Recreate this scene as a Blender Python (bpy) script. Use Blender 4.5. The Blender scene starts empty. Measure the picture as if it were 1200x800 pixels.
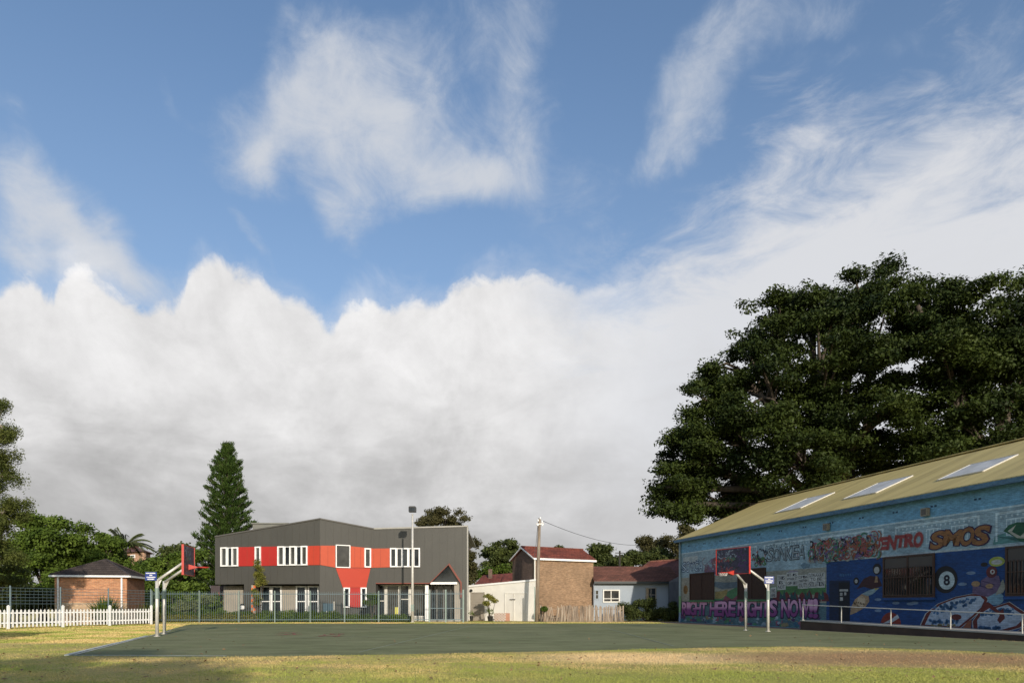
import bpy, math, random
import numpy as np
from mathutils import Vector

# ------------------------------------------------------------------ basics
random.seed(7)
RNG = np.random.default_rng(11)
scene = bpy.context.scene
COL = scene.collection
F = 800.0; CX = 600.0; HY = 708.0; EYE = 1.35      # focal in photo pixels, principal column, horizon row, eye height
R = math.radians

def V(*a): return Vector(a)
def at(px, D, z=0.0): return Vector(((px - CX) / F * D, D, z))
def zat(py, D): return EYE + (HY - py) / F * D
def gd(py): return EYE * F / (py - HY)                # depth of a ground point seen on row py
def gp(px, py, z=0.0): return at(px, gd(py), z)

def wloc(o):
    v = Vector((0, 0, 0))
    while o is not None:
        v = v + o.location; o = o.parent
    return v

def tag(o, label=None, cat=None, group=None, kind=None):
    if label: o['label'] = label
    if cat: o['category'] = cat
    if group: o['group'] = group
    if kind: o['kind'] = kind
    return o

def empty(name, loc, label, cat, group=None):
    o = bpy.data.objects.new(name, None); COL.objects.link(o)
    o.location = loc; o.empty_display_size = 0.3
    return tag(o, label, cat, group)

class MB:
    """collects shapes in world coordinates, builds ONE mesh object"""
    def __init__(s): s.v = []; s.f = []; s.m = []; s.mi = 0
    def add(s, vs, fs):
        b = len(s.v); s.v += [tuple(v) for v in vs]
        for f in fs: s.f.append(tuple(b + i for i in f)); s.m.append(s.mi)
    def box(s, c, sz, ax=None, up=None):
        """c centre, sz full sizes along ax (unit xy vector), its perpendicular, and z"""
        ax = Vector(ax) if ax is not None else V(1, 0, 0)
        up = Vector(up) if up is not None else V(0, 0, 1)
        ay = up.cross(ax); c = Vector(c); h = [x / 2 for x in sz]
        vs = [c + ax * (i * h[0]) + ay * (j * h[1]) + up * (k * h[2]) for k in (-1, 1) for j in (-1, 1) for i in (-1, 1)]
        s.add(vs, [(0, 2, 3, 1), (4, 5, 7, 6), (0, 1, 5, 4), (2, 6, 7, 3), (0, 4, 6, 2), (1, 3, 7, 5)])
    def bar(s, a, b, w, t, up=(0, 0, 1)):
        a = Vector(a); b = Vector(b); d = (b - a); L = d.length; d.normalize()
        up = Vector(up); side = d.cross(up)
        if side.length < 1e-4: side = d.cross(V(0, 1, 0))
        side.normalize(); u = side.cross(d)
        vs = [p + side * (i * w / 2) + u * (j * t / 2) for p in (a, b) for (i, j) in ((-1, -1), (1, -1), (1, 1), (-1, 1))]
        s.add(vs, [(3, 2, 1, 0), (4, 5, 6, 7), (0, 1, 5, 4), (1, 2, 6, 5), (2, 3, 7, 6), (3, 0, 4, 7)])
    def tube(s, pts, rs, n=8, cap=True):
        pts = [Vector(p) for p in pts]
        if not hasattr(rs, '__len__'): rs = [rs] * len(pts)
        base = len(s.v); side = None
        for i, p in enumerate(pts):
            d = (pts[min(i + 1, len(pts) - 1)] - pts[max(i - 1, 0)]).normalized()
            if side is None:
                side = d.cross(V(0, 0, 1))
                if side.length < 1e-3: side = V(1, 0, 0)
            side = (side - d * side.dot(d)).normalized(); u = d.cross(side)
            for k in range(n):
                a = 2 * math.pi * k / n
                s.v.append(tuple(p + (side * math.cos(a) + u * math.sin(a)) * rs[i]))
        for i in range(len(pts) - 1):
            for k in range(n):
                k2 = (k + 1) % n
                s.f.append((base + i * n + k, base + i * n + k2, base + (i + 1) * n + k2, base + (i + 1) * n + k)); s.m.append(s.mi)
        if cap:
            s.f.append(tuple(base + k for k in reversed(range(n)))); s.m.append(s.mi)
            e = base + (len(pts) - 1) * n
            s.f.append(tuple(e + k for k in range(n))); s.m.append(s.mi)
    def prism(s, pts, off):
        """planar polygon pts (3D) extruded by vector off"""
        off = Vector(off); n = len(pts); a = [Vector(p) for p in pts]; b = [p + off for p in a]
        s.add(a + b, [tuple(range(n)), tuple(reversed(range(n, 2 * n)))] + [(i, i + n, (i + 1) % n + n, (i + 1) % n) for i in range(n)])
    def sheet(s, pts): s.add(pts, [tuple(range(len(pts)))])
    def build(s, name, mats, parent=None, smooth=False):
        me = bpy.data.meshes.new(name)
        L = wloc(parent) if parent else Vector((0, 0, 0))
        me.from_pydata([(v[0] - L.x, v[1] - L.y, v[2] - L.z) for v in s.v], [], s.f)
        if not isinstance(mats, (list, tuple)): mats = [mats]
        for m in mats: me.materials.append(m)
        if len(mats) > 1: me.polygons.foreach_set('material_index', s.m)
        if smooth: me.polygons.foreach_set('use_smooth', [True] * len(me.polygons))
        me.update()
        o = bpy.data.objects.new(name, me); COL.objects.link(o)
        if parent: o.parent = parent
        return o

def quads_object(name, verts, mats, parent=None, nper=4, mi=None):
    """fast mesh of separate polygons with nper corners each, verts world (N*nper,3)"""
    L = wloc(parent) if parent else Vector((0, 0, 0))
    verts = verts - np.array([L.x, L.y, L.z]); n = len(verts) // nper
    me = bpy.data.meshes.new(name)
    me.vertices.add(len(verts)); me.vertices.foreach_set('co', verts.astype(np.float32).ravel())
    me.loops.add(len(verts)); me.loops.foreach_set('vertex_index', np.arange(len(verts), dtype=np.int32))
    me.polygons.add(n); me.polygons.foreach_set('loop_start', np.arange(0, len(verts), nper, dtype=np.int32))
    me.polygons.foreach_set('loop_total', np.full(n, nper, dtype=np.int32))
    if not isinstance(mats, (list, tuple)): mats = [mats]
    for m in mats: me.materials.append(m)
    if mi is not None: me.polygons.foreach_set('material_index', mi.astype(np.int32))
    me.update(calc_edges=True)
    o = bpy.data.objects.new(name, me); COL.objects.link(o)
    if parent: o.parent = parent
    return o

# ------------------------------------------------------------------ materials
class NT:
    def __init__(s, name):
        s.mat = bpy.data.materials.new(name); s.mat.use_nodes = True
        s.t = s.mat.node_tree; s.t.nodes.clear()
        s.out = s.n('ShaderNodeOutputMaterial'); s.b = s.n('ShaderNodeBsdfPrincipled')
        s.l(s.b.outputs[0], s.out.inputs[0])
    def n(s, typ, **kw):
        x = s.t.nodes.new(typ)
        for k, v in kw.items(): setattr(x, k, v)
        return x
    def l(s, a, b): s.t.links.new(a, b)
    def pos(s):
        return s.n('ShaderNodeNewGeometry').outputs['Position']
    def noise(s, scale, detail=4, rough=.55, vec=None, stretch=None):
        x = s.n('ShaderNodeTexNoise'); x.inputs['Scale'].default_value = scale
        x.inputs['Detail'].default_value = detail; x.inputs['Roughness'].default_value = rough
        v = vec if vec is not None else s.pos()
        if stretch:
            m = s.n('ShaderNodeMapping'); m.inputs['Scale'].default_value = stretch; s.l(v, m.inputs[0]); v = m.outputs[0]
        s.l(v, x.inputs['Vector']); return x.outputs['Fac']
    def ramp(s, fac, stops):
        r = s.n('ShaderNodeValToRGB'); cr = r.color_ramp
        while len(cr.elements) > 1: cr.elements.remove(cr.elements[-1])
        for i, (p, c) in enumerate(stops):
            e = cr.elements[0] if i == 0 else cr.elements.new(p)
            e.position = p; e.color = (*c, 1) if len(c) == 3 else c
        s.l(fac, r.inputs[0]); return r.outputs[0]
    def mix(s, fac, a, b, typ='MIX'):
        m = s.n('ShaderNodeMix', data_type='RGBA', blend_type=typ)
        for inp, val in ((m.inputs[0], fac), (m.inputs[6], a), (m.inputs[7], b)):
            if isinstance(val, (int, float)): inp.default_value = val
            elif isinstance(val, (tuple, list)): inp.default_value = (*val, 1)
            else: s.l(val, inp)
        return m.outputs[2]
    def math(s, op, a, b=None, clamp=False):
        m = s.n('ShaderNodeMath', operation=op, use_clamp=clamp)
        for i, val in enumerate((a, b)):
            if val is None: continue
            if isinstance(val, (int, float)): m.inputs[i].default_value = val
            else: s.l(val, m.inputs[i])
        return m.outputs[0]
    def bump(s, h, strength, dist=.02):
        b = s.n('ShaderNodeBump'); b.inputs['Strength'].default_value = strength; b.inputs['Distance'].default_value = dist
        s.l(h, b.inputs['Height']); s.l(b.outputs[0], s.b.inputs['Normal'])
    def wallvec(s, d):
        """(along the wall, height, 0)"""
        p = s.pos(); dt = s.n('ShaderNodeVectorMath', operation='DOT_PRODUCT'); s.l(p, dt.inputs[0]); dt.inputs[1].default_value = (d[0], d[1], 0)
        sp = s.n('ShaderNodeSeparateXYZ'); s.l(p, sp.inputs[0])
        c = s.n('ShaderNodeCombineXYZ'); s.l(dt.outputs['Value'], c.inputs[0]); s.l(sp.outputs[2], c.inputs[1]); return c.outputs[0]

def scl(c, k): return tuple(min(1, x * k) for x in c)

def paint(name, c, rough=.5, var=.12, scale=1.5, metal=0, bump=0, fine=0.0):
    t = NT(name)
    f = t.noise(scale, 5, .6)
    col = t.ramp(f, [(.3, scl(c, 1 - var)), (.7, scl(c, 1 + var))])
    t.l(col, t.b.inputs['Base Color']); t.b.inputs['Roughness'].default_value = rough; t.b.inputs['Metallic'].default_value = metal
    if bump: t.bump(t.noise(scale * 12, 3), bump)
    return t.mat

def brickwall(name, c1, c2, mortar, d, bw=.23, bh=.075, painted=False, var=.35, rough=.85, scale=1.0, msize=.012):
    t = NT(name); v = t.wallvec(d)
    b = t.n('ShaderNodeTexBrick'); t.l(v, b.inputs['Vector'])
    b.inputs['Scale'].default_value = scale
    b.inputs['Brick Width'].default_value = bw; b.inputs['Row Height'].default_value = bh
    b.inputs['Mortar Size'].default_value = msize; b.inputs['Mortar Smooth'].default_value = .2
    b.inputs['Color1'].default_value = (*c1, 1); b.inputs['Color2'].default_value = (*c2, 1); b.inputs['Mortar'].default_value = (*mortar, 1)
    b.inputs['Bias'].default_value = -.1
    n1 = t.noise(.7, 5, .65); n2 = t.noise(3.4, 4, .7, stretch=(1, 1, 3))
    w = t.ramp(n1, [(.3, (1 - var,) * 3), (.72, (1 + var * .4,) * 3)])
    w2 = t.ramp(n2, [(.3, (.62,) * 3), (.7, (1.25,) * 3)])
    col = t.mix(1, b.outputs['Color'], w, 'MULTIPLY'); col = t.mix(1, col, w2, 'MULTIPLY')
    t.l(col, t.b.inputs['Base Color']); t.b.inputs['Roughness'].default_value = rough
    t.bump(b.outputs['Fac'], -.6 if not painted else -.5, .01)
    return t.mat

def glass(name, c=(.02, .024, .028), rough=.06, var=.5):
    t = NT(name); f = t.noise(1.3, 3); t.l(t.ramp(f, [(.35, scl(c, 1 - var)), (.7, scl(c, 1 + var))]), t.b.inputs['Base Color'])
    t.b.inputs['Roughness'].default_value = rough
    return t.mat

def tiles(name, c, d, fall=.3, var=.35):
    """tiled roof: courses run along d"""
    t = NT(name); v = t.wallvec(d)
    b = t.n('ShaderNodeTexBrick'); t.l(v, b.inputs['Vector']); b.inputs['Scale'].default_value = 1
    b.inputs['Brick Width'].default_value = .3; b.inputs['Row Height'].default_value = fall * .33
    b.inputs['Mortar Size'].default_value = .02; b.inputs['Mortar Smooth'].default_value = .6
    b.inputs['Color1'].default_value = (*scl(c, .8), 1); b.inputs['Color2'].default_value = (*scl(c, 1.25), 1); b.inputs['Mortar'].default_value = (*scl(c, .4), 1)
    w = t.ramp(t.noise(.9, 5, .7), [(.3, (1 - var,) * 3), (.7, (1 + var,) * 3)])
    t.l(t.mix(1, b.outputs['Color'], w, 'MULTIPLY'), t.b.inputs['Base Color']); t.b.inputs['Roughness'].default_value = .8
    t.bump(b.outputs['Fac'], -.8, .03)
    return t.mat

def leafmat(name, c1, c2, scale=.8, trans=.25, rough=.6):
    t = NT(name); f = t.noise(scale, 4, .7)
    f2 = t.noise(14, 2, .5)
    col = t.ramp(f, [(.34, c1), (.66, c2)])
    col = t.mix(1, col, t.ramp(f2, [(.25, (.7,) * 3), (.75, (1.3,) * 3)]), 'MULTIPLY')
    t.l(col, t.b.inputs['Base Color']); t.b.inputs['Roughness'].default_value = rough
    t.b.inputs['Specular IOR Level'].default_value = .16
    tr = t.n('ShaderNodeBsdfTranslucent'); t.l(col, tr.inputs[0])
    mx = t.n('ShaderNodeMixShader'); mx.inputs[0].default_value = trans
    t.l(t.b.outputs[0], mx.inputs[1]); t.l(tr.outputs[0], mx.inputs[2]); t.l(mx.outputs[0], t.out.inputs[0])
    return t.mat

def barkmat(name, c):
    t = NT(name); f = t.noise(6, 4, .6, stretch=(1, 1, .15)); t.l(t.ramp(f, [(.3, scl(c, .6)), (.7, scl(c, 1.3))]), t.b.inputs['Base Color'])
    t.b.inputs['Roughness'].default_value = .9; t.bump(f, .5, .03); return t.mat

# ------------------------------------------------------------------ planes seen through photo coordinates
class Pl:
    """vertical wall plane through XY points A->B (left to right as seen); n points to the viewer"""
    def __init__(s, A, B):
        s.A = V(A[0], A[1], 0); s.B = V(B[0], B[1], 0); s.d = (s.B - s.A).normalized(); s.n = V(s.d.y, -s.d.x, 0); s.L = (s.B - s.A).length
    def shift(s, o): return Pl((s.A + s.n * o).xy, (s.B + s.n * o).xy)
    def s_of(s, px):
        u = (px - CX) / F; den = s.d.x - u * s.d.y
        return (u * s.A.y - s.A.x) / den
    def p(s, sv, z, off=0.0): q = s.A + s.d * sv + s.n * off; return V(q.x, q.y, z)
    def sz(s, px, py):
        sv = s.s_of(px); return (sv, zat(py, (s.A + s.d * sv).y))
    def rect(s, x0, y0, x1, y1):
        a = s.sz(x0, y0); b = s.sz(x1, y1); c = s.sz(x1, y0); d = s.sz(x0, y1)
        return a[0], b[0], (a[1] + c[1]) / 2, (b[1] + d[1]) / 2      # s0,s1,ztop,zbot
    def slab(s, mb, s0, s1, z0, z1, o0, o1):
        mb.prism([s.p(s0, z0, o1), s.p(s1, z0, o1), s.p(s1, z1, o1), s.p(s0, z1, o1)], s.n * (o0 - o1))
    def poly(s, mb, pts, o0, o1):       # pts in photo px
        mb.prism([s.p(*s.sz(x, y), o1) for x, y in pts][::-1], s.n * (o0 - o1))
    def polysz(s, mb, pts, o0, o1):
        mb.prism([s.p(a, b, o1) for a, b in pts][::-1], s.n * (o0 - o1))
    def sheet(s, mb, pts, off):
        mb.sheet([s.p(a, b, off) for a, b in pts])
    def sheetpx(s, mb, pts, off): s.sheet(mb, [s.sz(x, y) for x, y in pts], off)

def window(pl, parent, rect, M_frame, M_glass, fw=.09, depth=.1, mull=(), trans=(), off=0.0, frame=True, label=None, zs=None, glassoff=.03):
    """window: frame part with a pane sub-part. rect photo px (x0,y0,x1,y1)"""
    s0, s1, zt, zb = pl.rect(*rect)
    if zs: zb, zt = zs
    f = MB()
    pl.slab(f, s0, s1, zb, zb + fw, off, off + depth); pl.slab(f, s0, s1, zt - fw, zt, off, off + depth)
    pl.slab(f, s0, s0 + fw, zb + fw, zt - fw, off, off + depth); pl.slab(f, s1 - fw, s1, zb + fw, zt - fw, off, off + depth)
    for m in mull:
        c = s0 + (s1 - s0) * m; pl.slab(f, c - fw * .35, c + fw * .35, zb + fw, zt - fw, off, off + depth * .8)
    for m in trans:
        c = zb + (zt - zb) * m; pl.slab(f, s0 + fw, s1 - fw, c - fw * .3, c + fw * .3, off, off + depth * .7)
    w = f.build('window', M_frame, parent)
    if label: w['label'] = label
    g = MB(); pl.slab(g, s0 + fw * .6, s1 - fw * .6, zb + fw * .6, zt - fw * .6, off - .02, off + glassoff); g.build('pane', M_glass, w)
    return w

# ------------------------------------------------------------------ text as mesh
def text_polys(txt, bold=0.0, jitter=0, rnd=None, spacing=1.0):
    cu = bpy.data.curves.new('t', 'FONT'); cu.body = txt; cu.resolution_u = 3; cu.offset = bold; cu.space_character = spacing
    o = bpy.data.objects.new('t', cu); COL.objects.link(o)
    dg = bpy.context.evaluated_depsgraph_get(); me = bpy.data.meshes.new_from_object(o.evaluated_get(dg))
    vs = np.array([v.co[:2] for v in me.vertices]); fs = [tuple(p.vertices) for p in me.polygons]
    bpy.data.objects.remove(o); bpy.data.curves.remove(cu); bpy.data.meshes.remove(me)
    return vs, fs

def wall_text(mb, pl, txt, s0, s1, z0, z1, off, bold=0.0, jit=0.0, slant=0.0, seed=1, arch=0.0):
    """each letter fitted in its own cell of the s0..s1 x z0..z1 strip"""
    rr = random.Random(seed)
    widths = {'I': .5, '!': .42, ' ': .55, 'M': 1.25, 'W': 1.3, 'N': 1.05}
    ws = [widths.get(c, 1.0) for c in txt]; tot = sum(ws); x = s0
    for c, w in zip(txt, ws):
        cw = (s1 - s0) * w / tot
        js = rr.uniform(-jit, jit); jz = rr.uniform(-jit, jit); rot = rr.uniform(-jit, jit) * .8
        if c != ' ':
            vs, fs = text_polys(c, bold)
            v0, _ = text_polys(c, 0) if bold else (vs, fs)
            mn = v0.min(0); mx = v0.max(0); c0 = (mn + mx) / 2; half = (mx - mn) / 2
            q = (vs - c0) / np.maximum(half, 1e-3)
            H = (z1 - z0) / 2 * (1 + js); W = cw / 2 * .93
            k = bold * 0
            a = q[:, 0] * W; b = q[:, 1] * H
            a2 = a * math.cos(rot) - b * math.sin(rot) + b * slant; b2 = a * math.sin(rot) + b * math.cos(rot)
            u = (x + cw / 2 - s0) / (s1 - s0)
            zc = (z0 + z1) / 2 + jz * H * .5 + arch * 4 * u * (1 - u)
            mb.add([pl.p(x + cw / 2 + i, zc + j, off) for i, j in zip(a2, b2)], fs)
        x += cw

# ------------------------------------------------------------------ foliage
def leaf_quads(centers, n, cr, size, flat=.7, up=.5, rng=RNG, hsz=.5, outc=None):
    """n leaves round each clump centre, returns (N*4,3) diamond quads"""
    C = np.repeat(centers, n, axis=0); N = len(C)
    off = rng.normal(size=(N, 3)); off /= np.maximum(np.linalg.norm(off, axis=1, keepdims=True), 1e-6)
    off *= (rng.random((N, 1)) ** .45) * (np.repeat(cr, n)[:, None] if hasattr(cr, '__len__') else cr)
    off[:, 2] *= flat
    P = C + off
    nr = rng.normal(size=(N, 3)) * .8 + off / (np.linalg.norm(off, axis=1, keepdims=True) + 1e-6) * .7; nr[:, 2] += up
    nr /= np.linalg.norm(nr, axis=1, keepdims=True)
    t = np.cross(nr, rng.normal(size=(N, 3))); t /= np.maximum(np.linalg.norm(t, axis=1, keepdims=True), 1e-6)
    b = np.cross(nr, t)
    s = size * (.6 + .8 * rng.random((N, 1)))
    q = np.stack([P - t * s, P - b * s * hsz + nr * s * .12, P + t * s, P + b * s * hsz + nr * s * .12], axis=1)
    return q.reshape(-1, 3)

def crown_points(blobs, ncl, rng=RNG, shell=.5, per=9, spread=.30, flat=.55):
    """clump centres gathered in boughs: bough centres near the skin of the lobes, clumps round each bough"""
    nb = max(len(blobs) * 2, ncl // per); spread = spread * (.95 if len(blobs) > 8 else 1)
    w = np.array([(b[3] * b[4] * b[5]) ** .66 for b in blobs]); w /= w.sum()
    idx = rng.choice(len(blobs), nb, p=w); B = np.array(blobs)[idx]
    d = rng.normal(size=(nb, 3)); d /= np.linalg.norm(d, axis=1, keepdims=True)
    r = (shell + (1.0 - shell) * rng.random(nb) ** .55) * (.76 + .42 * rng.random(nb))
    C = B[:, :3] + d * r[:, None] * B[:, 3:6]
    k = rng.integers(0, nb, ncl)
    o = rng.normal(size=(ncl, 3)); o /= np.linalg.norm(o, axis=1, keepdims=True); o *= (rng.random((ncl, 1)) ** .5)
    R0 = spread * np.mean(np.array(blobs)[:, 3:6]) * (.55 + .9 * rng.random(nb))
    o *= R0[k][:, None]; o[:, 2] *= flat
    return C[k] + o

def tree(label, base, blobs, trunk_r, mats, ncl, nleaf, cr, leaf, fork=.35, group=None, name='tree', cat='tree', flat=.6, nlimb=40, shell=.5, up=.5, hsz=.5, zmin=.15, seed=None):
    rng = np.random.default_rng(seed if seed is not None else abs(hash(label)) % 1000 if False else len(label) * 7 + ncl)
    root = empty(name, base, label, cat, group)
    pts = crown_points(blobs, ncl, rng, shell)
    pts = pts[pts[:, 2] > base[2] + zmin]
    crs = cr * (.6 + .8 * rng.random(len(pts)))
    q = leaf_quads(pts, nleaf, crs, leaf, flat, up, rng, hsz)
    # keep leaves above the ground
    qq = q.reshape(-1, 4, 3); qq = qq[qq[:, :, 2].min(axis=1) > base[2] + .04]
    quads_object('crown', qq.reshape(-1, 3), mats[0], root)
    t = MB(); b0 = Vector(base); bl = [Vector(b[:3]) for b in blobs]
    cen = sum(bl, Vector((0, 0, 0))) / len(bl); zt = max(b[2] + b[5] for b in blobs)
    rr = random.Random(ncl)
    fk = Vector((b0.x + (cen.x - b0.x) * .15, b0.y + (cen.y - b0.y) * .15, b0.z + (zt - b0.z) * fork))
    t.tube([b0 - V(0, 0, .05), b0.lerp(fk, .12), b0.lerp(fk, .6), fk], [trunk_r * 1.45, trunk_r * 1.05, trunk_r * .9, trunk_r * .8], 9)
    hubs = []
    for b in bl:
        tip = b + V(0, 0, 0); mid = fk.lerp(tip, .5) + V(rr.uniform(-.5, .5), rr.uniform(-.5, .5), rr.uniform(-.2, .8)) * (tip - fk).length * .12
        t.tube([fk - V(0, 0, trunk_r), mid, tip], [trunk_r * .6, trunk_r * .42, trunk_r * .24], 6); hubs.append((mid, tip))
    for k in range(min(nlimb, len(pts))):
        p = Vector(pts[k]); a = min((h for h in hubs), key=lambda h: (h[1] - p).length)
        st = a[0].lerp(a[1], rr.uniform(.3, 1)); m = st.lerp(p, .5) + V(0, 0, (p - st).length * .1)
        t.tube([st, m, p], [trunk_r * .2, trunk_r * .13, trunk_r * .05], 4, cap=False)
    t.build('trunk', mats[1], root, smooth=True)
    return root

def blob(px, py, rx, ry, D, rd=None):
    """crown lobe given in photo pixels at depth D -> world ellipsoid"""
    c = at(px, D, zat(py, D)); k = D / F
    return (c.x, c.y, c.z, rx * k, (rd if rd else rx * k), ry * k)

# ------------------------------------------------------------------ shared materials
M = {}
M['white'] = paint('white_paint', (.80, .80, .78), .5, .06, 3)
M['offwhite'] = paint('offwhite_render', (.70, .68, .62), .8, .1, .8, bump=.1)
M['panel_white'] = paint('roller_door_paint', (.66, .64, .58), .6, .08, 1.2)
M['clad'] = paint('dark_grey_cladding', (.058, .056, .048), .55, .07, .6)
M['clad_flash'] = paint('roof_flashing', (.3, .29, .26), .5, .1, 2)
M['flash_dark'] = paint('dark_flashing', (.09, .085, .075), .5, .1, 2)
M['beige'] = paint('beige_boarding', (.30, .27, .225), .75, .08, 1)
M['red'] = paint('red_panel', (.36, .017, .011), .5, .07, 1)
M['redor'] = paint('orange_red_panel', (.41, .038, .015), .5, .07, 1)
M['orange'] = paint('orange_panel', (.45, .066, .023), .5, .07, 1)
M['glass'] = glass('window_glass')
M['glass_grey'] = glass('grey_window_glass', (.06, .06, .055), .12, .3)
M['galv'] = paint('galvanised_steel', (.56, .54, .49), .5, .12, 4, .25)
M['fence'] = paint('fence_steel', (.10, .15, .17), .5, .1, 3, .1)
M['fencepost'] = paint('fence_post_steel', (.20, .26, .23), .5, .1, 3, .1)
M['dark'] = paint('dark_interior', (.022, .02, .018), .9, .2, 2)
M['timberpole'] = barkmat('weathered_pole_wood', (.24, .19, .14))
M['bark'] = barkmat('grey_brown_bark', (.085, .066, .05))
M['barkpale'] = barkmat('pale_bark', (.32, .28, .22))
M['concrete'] = paint('concrete', (.36, .345, .31), .85, .15, 1.5, bump=.2)
M['black'] = paint('black_metal', (.015, .015, .015), .45, .1, 3)
M['bluesign'] = paint('blue_sign', (.02, .045, .22), .45, .05, 3)
M['hoopred'] = paint('red_hoop_paint', (.46, .04, .028), .45, .08, 5)
M['soil'] = paint('bare_soil', (.3, .19, .11), .95, .25, 2.5, bump=.4)
M['leaf_mid'] = leafmat('mid_green_leaves', (.045, .08, .012), (.135, .195, .03))
M['leaf_dark'] = leafmat('dark_leaves', (.035, .048, .014), (.085, .105, .028), trans=.15)
M['leaf_fig'] = leafmat('fig_leaves', (.011, .021, .005), (.052, .073, .013), .28, trans=.12, rough=.6)
M['leaf_euc'] = leafmat('gum_leaves', (.045, .065, .015), (.13, .145, .036))
M['leaf_olive'] = leafmat('olive_leaves', (.05, .05, .02), (.11, .10, .04))
M['leaf_pine'] = leafmat('pine_needles', (.018, .042, .007), (.058, .094, .018), 1.4, trans=.08)
M['leaf_pale'] = leafmat('pale_shrub_leaves', (.12, .15, .06), (.24, .27, .12))
M['leaf_yel'] = leafmat('yellow_green_leaves', (.12, .14, .025), (.24, .22, .05))
M['palmleaf'] = leafmat('palm_fronds', (.05, .065, .02), (.12, .14, .05))

# ------------------------------------------------------------------ ground
t = NT('dry_lawn')
n_big = t.noise(.16, 5, .62); n_mid = t.noise(.9, 5, .65); n_fine = t.noise(28, 3, .7); n_str = t.noise(5, 4, .7, stretch=(1, .35, 1))
dry = t.ramp(n_fine, [(.3, (.38, .26, .085)), (.7, (.62, .46, .18))])
grn = t.ramp(n_fine, [(.3, (.20, .21, .03)), (.7, (.46, .43, .08))])
mk = t.math('ADD', t.math('MULTIPLY', n_big, .62), t.math('MULTIPLY', n_mid, .38))
mk = t.math('ADD', mk, t.math('MULTIPLY', t.math('SUBTRACT', n_str, .5), .25))
col = t.mix(t.ramp(mk, [(.42, (0, 0, 0)), (.56, (1, 1, 1))]), grn, dry)
# worn earth patch right of centre, drier band beside the picket fence
def ellipse_mask(t, cx, cy, rx, ry, soft=.35):
    sp = t.n('ShaderNodeSeparateXYZ'); t.l(t.pos(), sp.inputs[0])
    dx = t.math('DIVIDE', t.math('SUBTRACT', sp.outputs[0], cx), rx); dy = t.math('DIVIDE', t.math('SUBTRACT', sp.outputs[1], cy), ry)
    d = t.math('ADD', t.math('MULTIPLY', dx, dx), t.math('MULTIPLY', dy, dy))
    d = t.math('ADD', d, t.math('MULTIPLY', t.math('SUBTRACT', n_mid, .5), 1.6))
    return t.math('SUBTRACT', 1.2, d, clamp=True)
soil = t.ramp(n_fine, [(.25, (.24, .13, .05)), (.7, (.48, .29, .125))])
sand = t.ramp(n_fine, [(.3, (.66, .45, .19)), (.7, (.88, .64, .30))])
col = t.mix(t.math('MULTIPLY', ellipse_mask(t, 5.5, 12.2, 9.5, 2.4), .8), col, grn)
col = t.mix(t.math('MULTIPLY', ellipse_mask(t, -17.5, 29, 8, 6), .8), col, sand)
col = t.mix(t.math('MULTIPLY', ellipse_mask(t, 3.6, 17.4, 3.4, 2.0), .95), col, sand)
col = t.mix(t.math('MULTIPLY', ellipse_mask(t, 9.8, 17.2, 5.2, 2.6), .95), col, soil)
t.l(col, t.b.inputs['Base Color']); t.b.inputs['Roughness'].default_value = .95
t.bump(t.math('ADD', n_fine, n_mid), .6, .05)
g = MB(); N = 24; ring = [0, 20, 60, 150, 400, 1200, 4000]
for i in range(len(ring) - 1):
    for k in range(48):
        a0 = 2 * math.pi * k / 48; a1 = 2 * math.pi * (k + 1) / 48
        f = lambda r, a: (r * math.cos(a), r * math.sin(a), 0)
        if i == 0: g.add([f(0, 0), f(ring[1], a0), f(ring[1], a1)], [(0, 1, 2)])
        else: g.add([f(ring[i], a0), f(ring[i + 1], a0), f(ring[i + 1], a1), f(ring[i], a1)], [(0, 1, 2, 3)])
tag(g.build('ground', t.mat), 'dry yellow and green lawn', kind='structure')

# court
t = NT('court_surface')
nb = t.noise(.22, 5, .6); nf = t.noise(60, 2, .6); nm = t.noise(1.1, 6, .7, stretch=(.5, 1.6, 1))
c = t.ramp(nb, [(.35, (.170, .184, .092)), (.65, (.218, .224, .120))])
c = t.mix(t.ramp(nm, [(.55, (0, 0, 0)), (.72, (.45,) * 3)]), c, (.27, .24, .17))
c = t.mix(1, c, t.ramp(nf, [(.3, (.82,) * 3), (.7, (1.18,) * 3)]), 'MULTIPLY')
n9 = t.noise(.45, 6, .75, stretch=(1, 2.2, 1)); c = t.mix(1, c, t.ramp(n9, [(.38, (.78,) * 3), (.5, (1,) * 3), (.66, (1.15,) * 3)]), 'MULTIPLY'); sp_ = t.noise(3.5, 3, .8); c = t.mix(t.ramp(sp_, [(.70, (0, 0, 0)), (.74, (.6,) * 3)]), c, (.34, .33, .27))
t.l(c, t.b.inputs['Base Color']); t.b.inputs['Roughness'].default_value = .95; t.b.inputs['Specular IOR Level'].default_value = .08; t.bump(nf, .4, .01)
court_px = [(78, 768), (112, 759.5), (150, 750.5), (182, 742.5), (203, 736), (222, 731.3), (300, 730.3), (500, 730.2), (700, 730.2), (797, 730.4)]
W0 = V(12.98, 52.7, 0); WD = V(.2597, -.9657, 0).normalized(); WALL = Pl(W0.xy, (W0 + WD * 40).xy)
Zc = .004
court = [gp(x, y, Zc) for x, y in court_px]
court += [WALL.p(9.5, Zc, 2.0), WALL.p(14, Zc, 1.9), WALL.p(30, Zc, 1.75), WALL.p(42, Zc, 1.7)]
near = [(1290, 769), (1200, 765.5), (1110, 761.5), (1020, 758.5), (930, 757), (840, 758.2), (760, 760), (660, 762.6), (560, 764.4), (460, 766.5), (330, 768.5), (200, 769.4)]
court += [gp(x, y, Zc) for x, y in near]
cm = MB(); cm.sheet(court); tag(cm.build('court', t.mat), 'green asphalt ball court', kind='structure')
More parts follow.
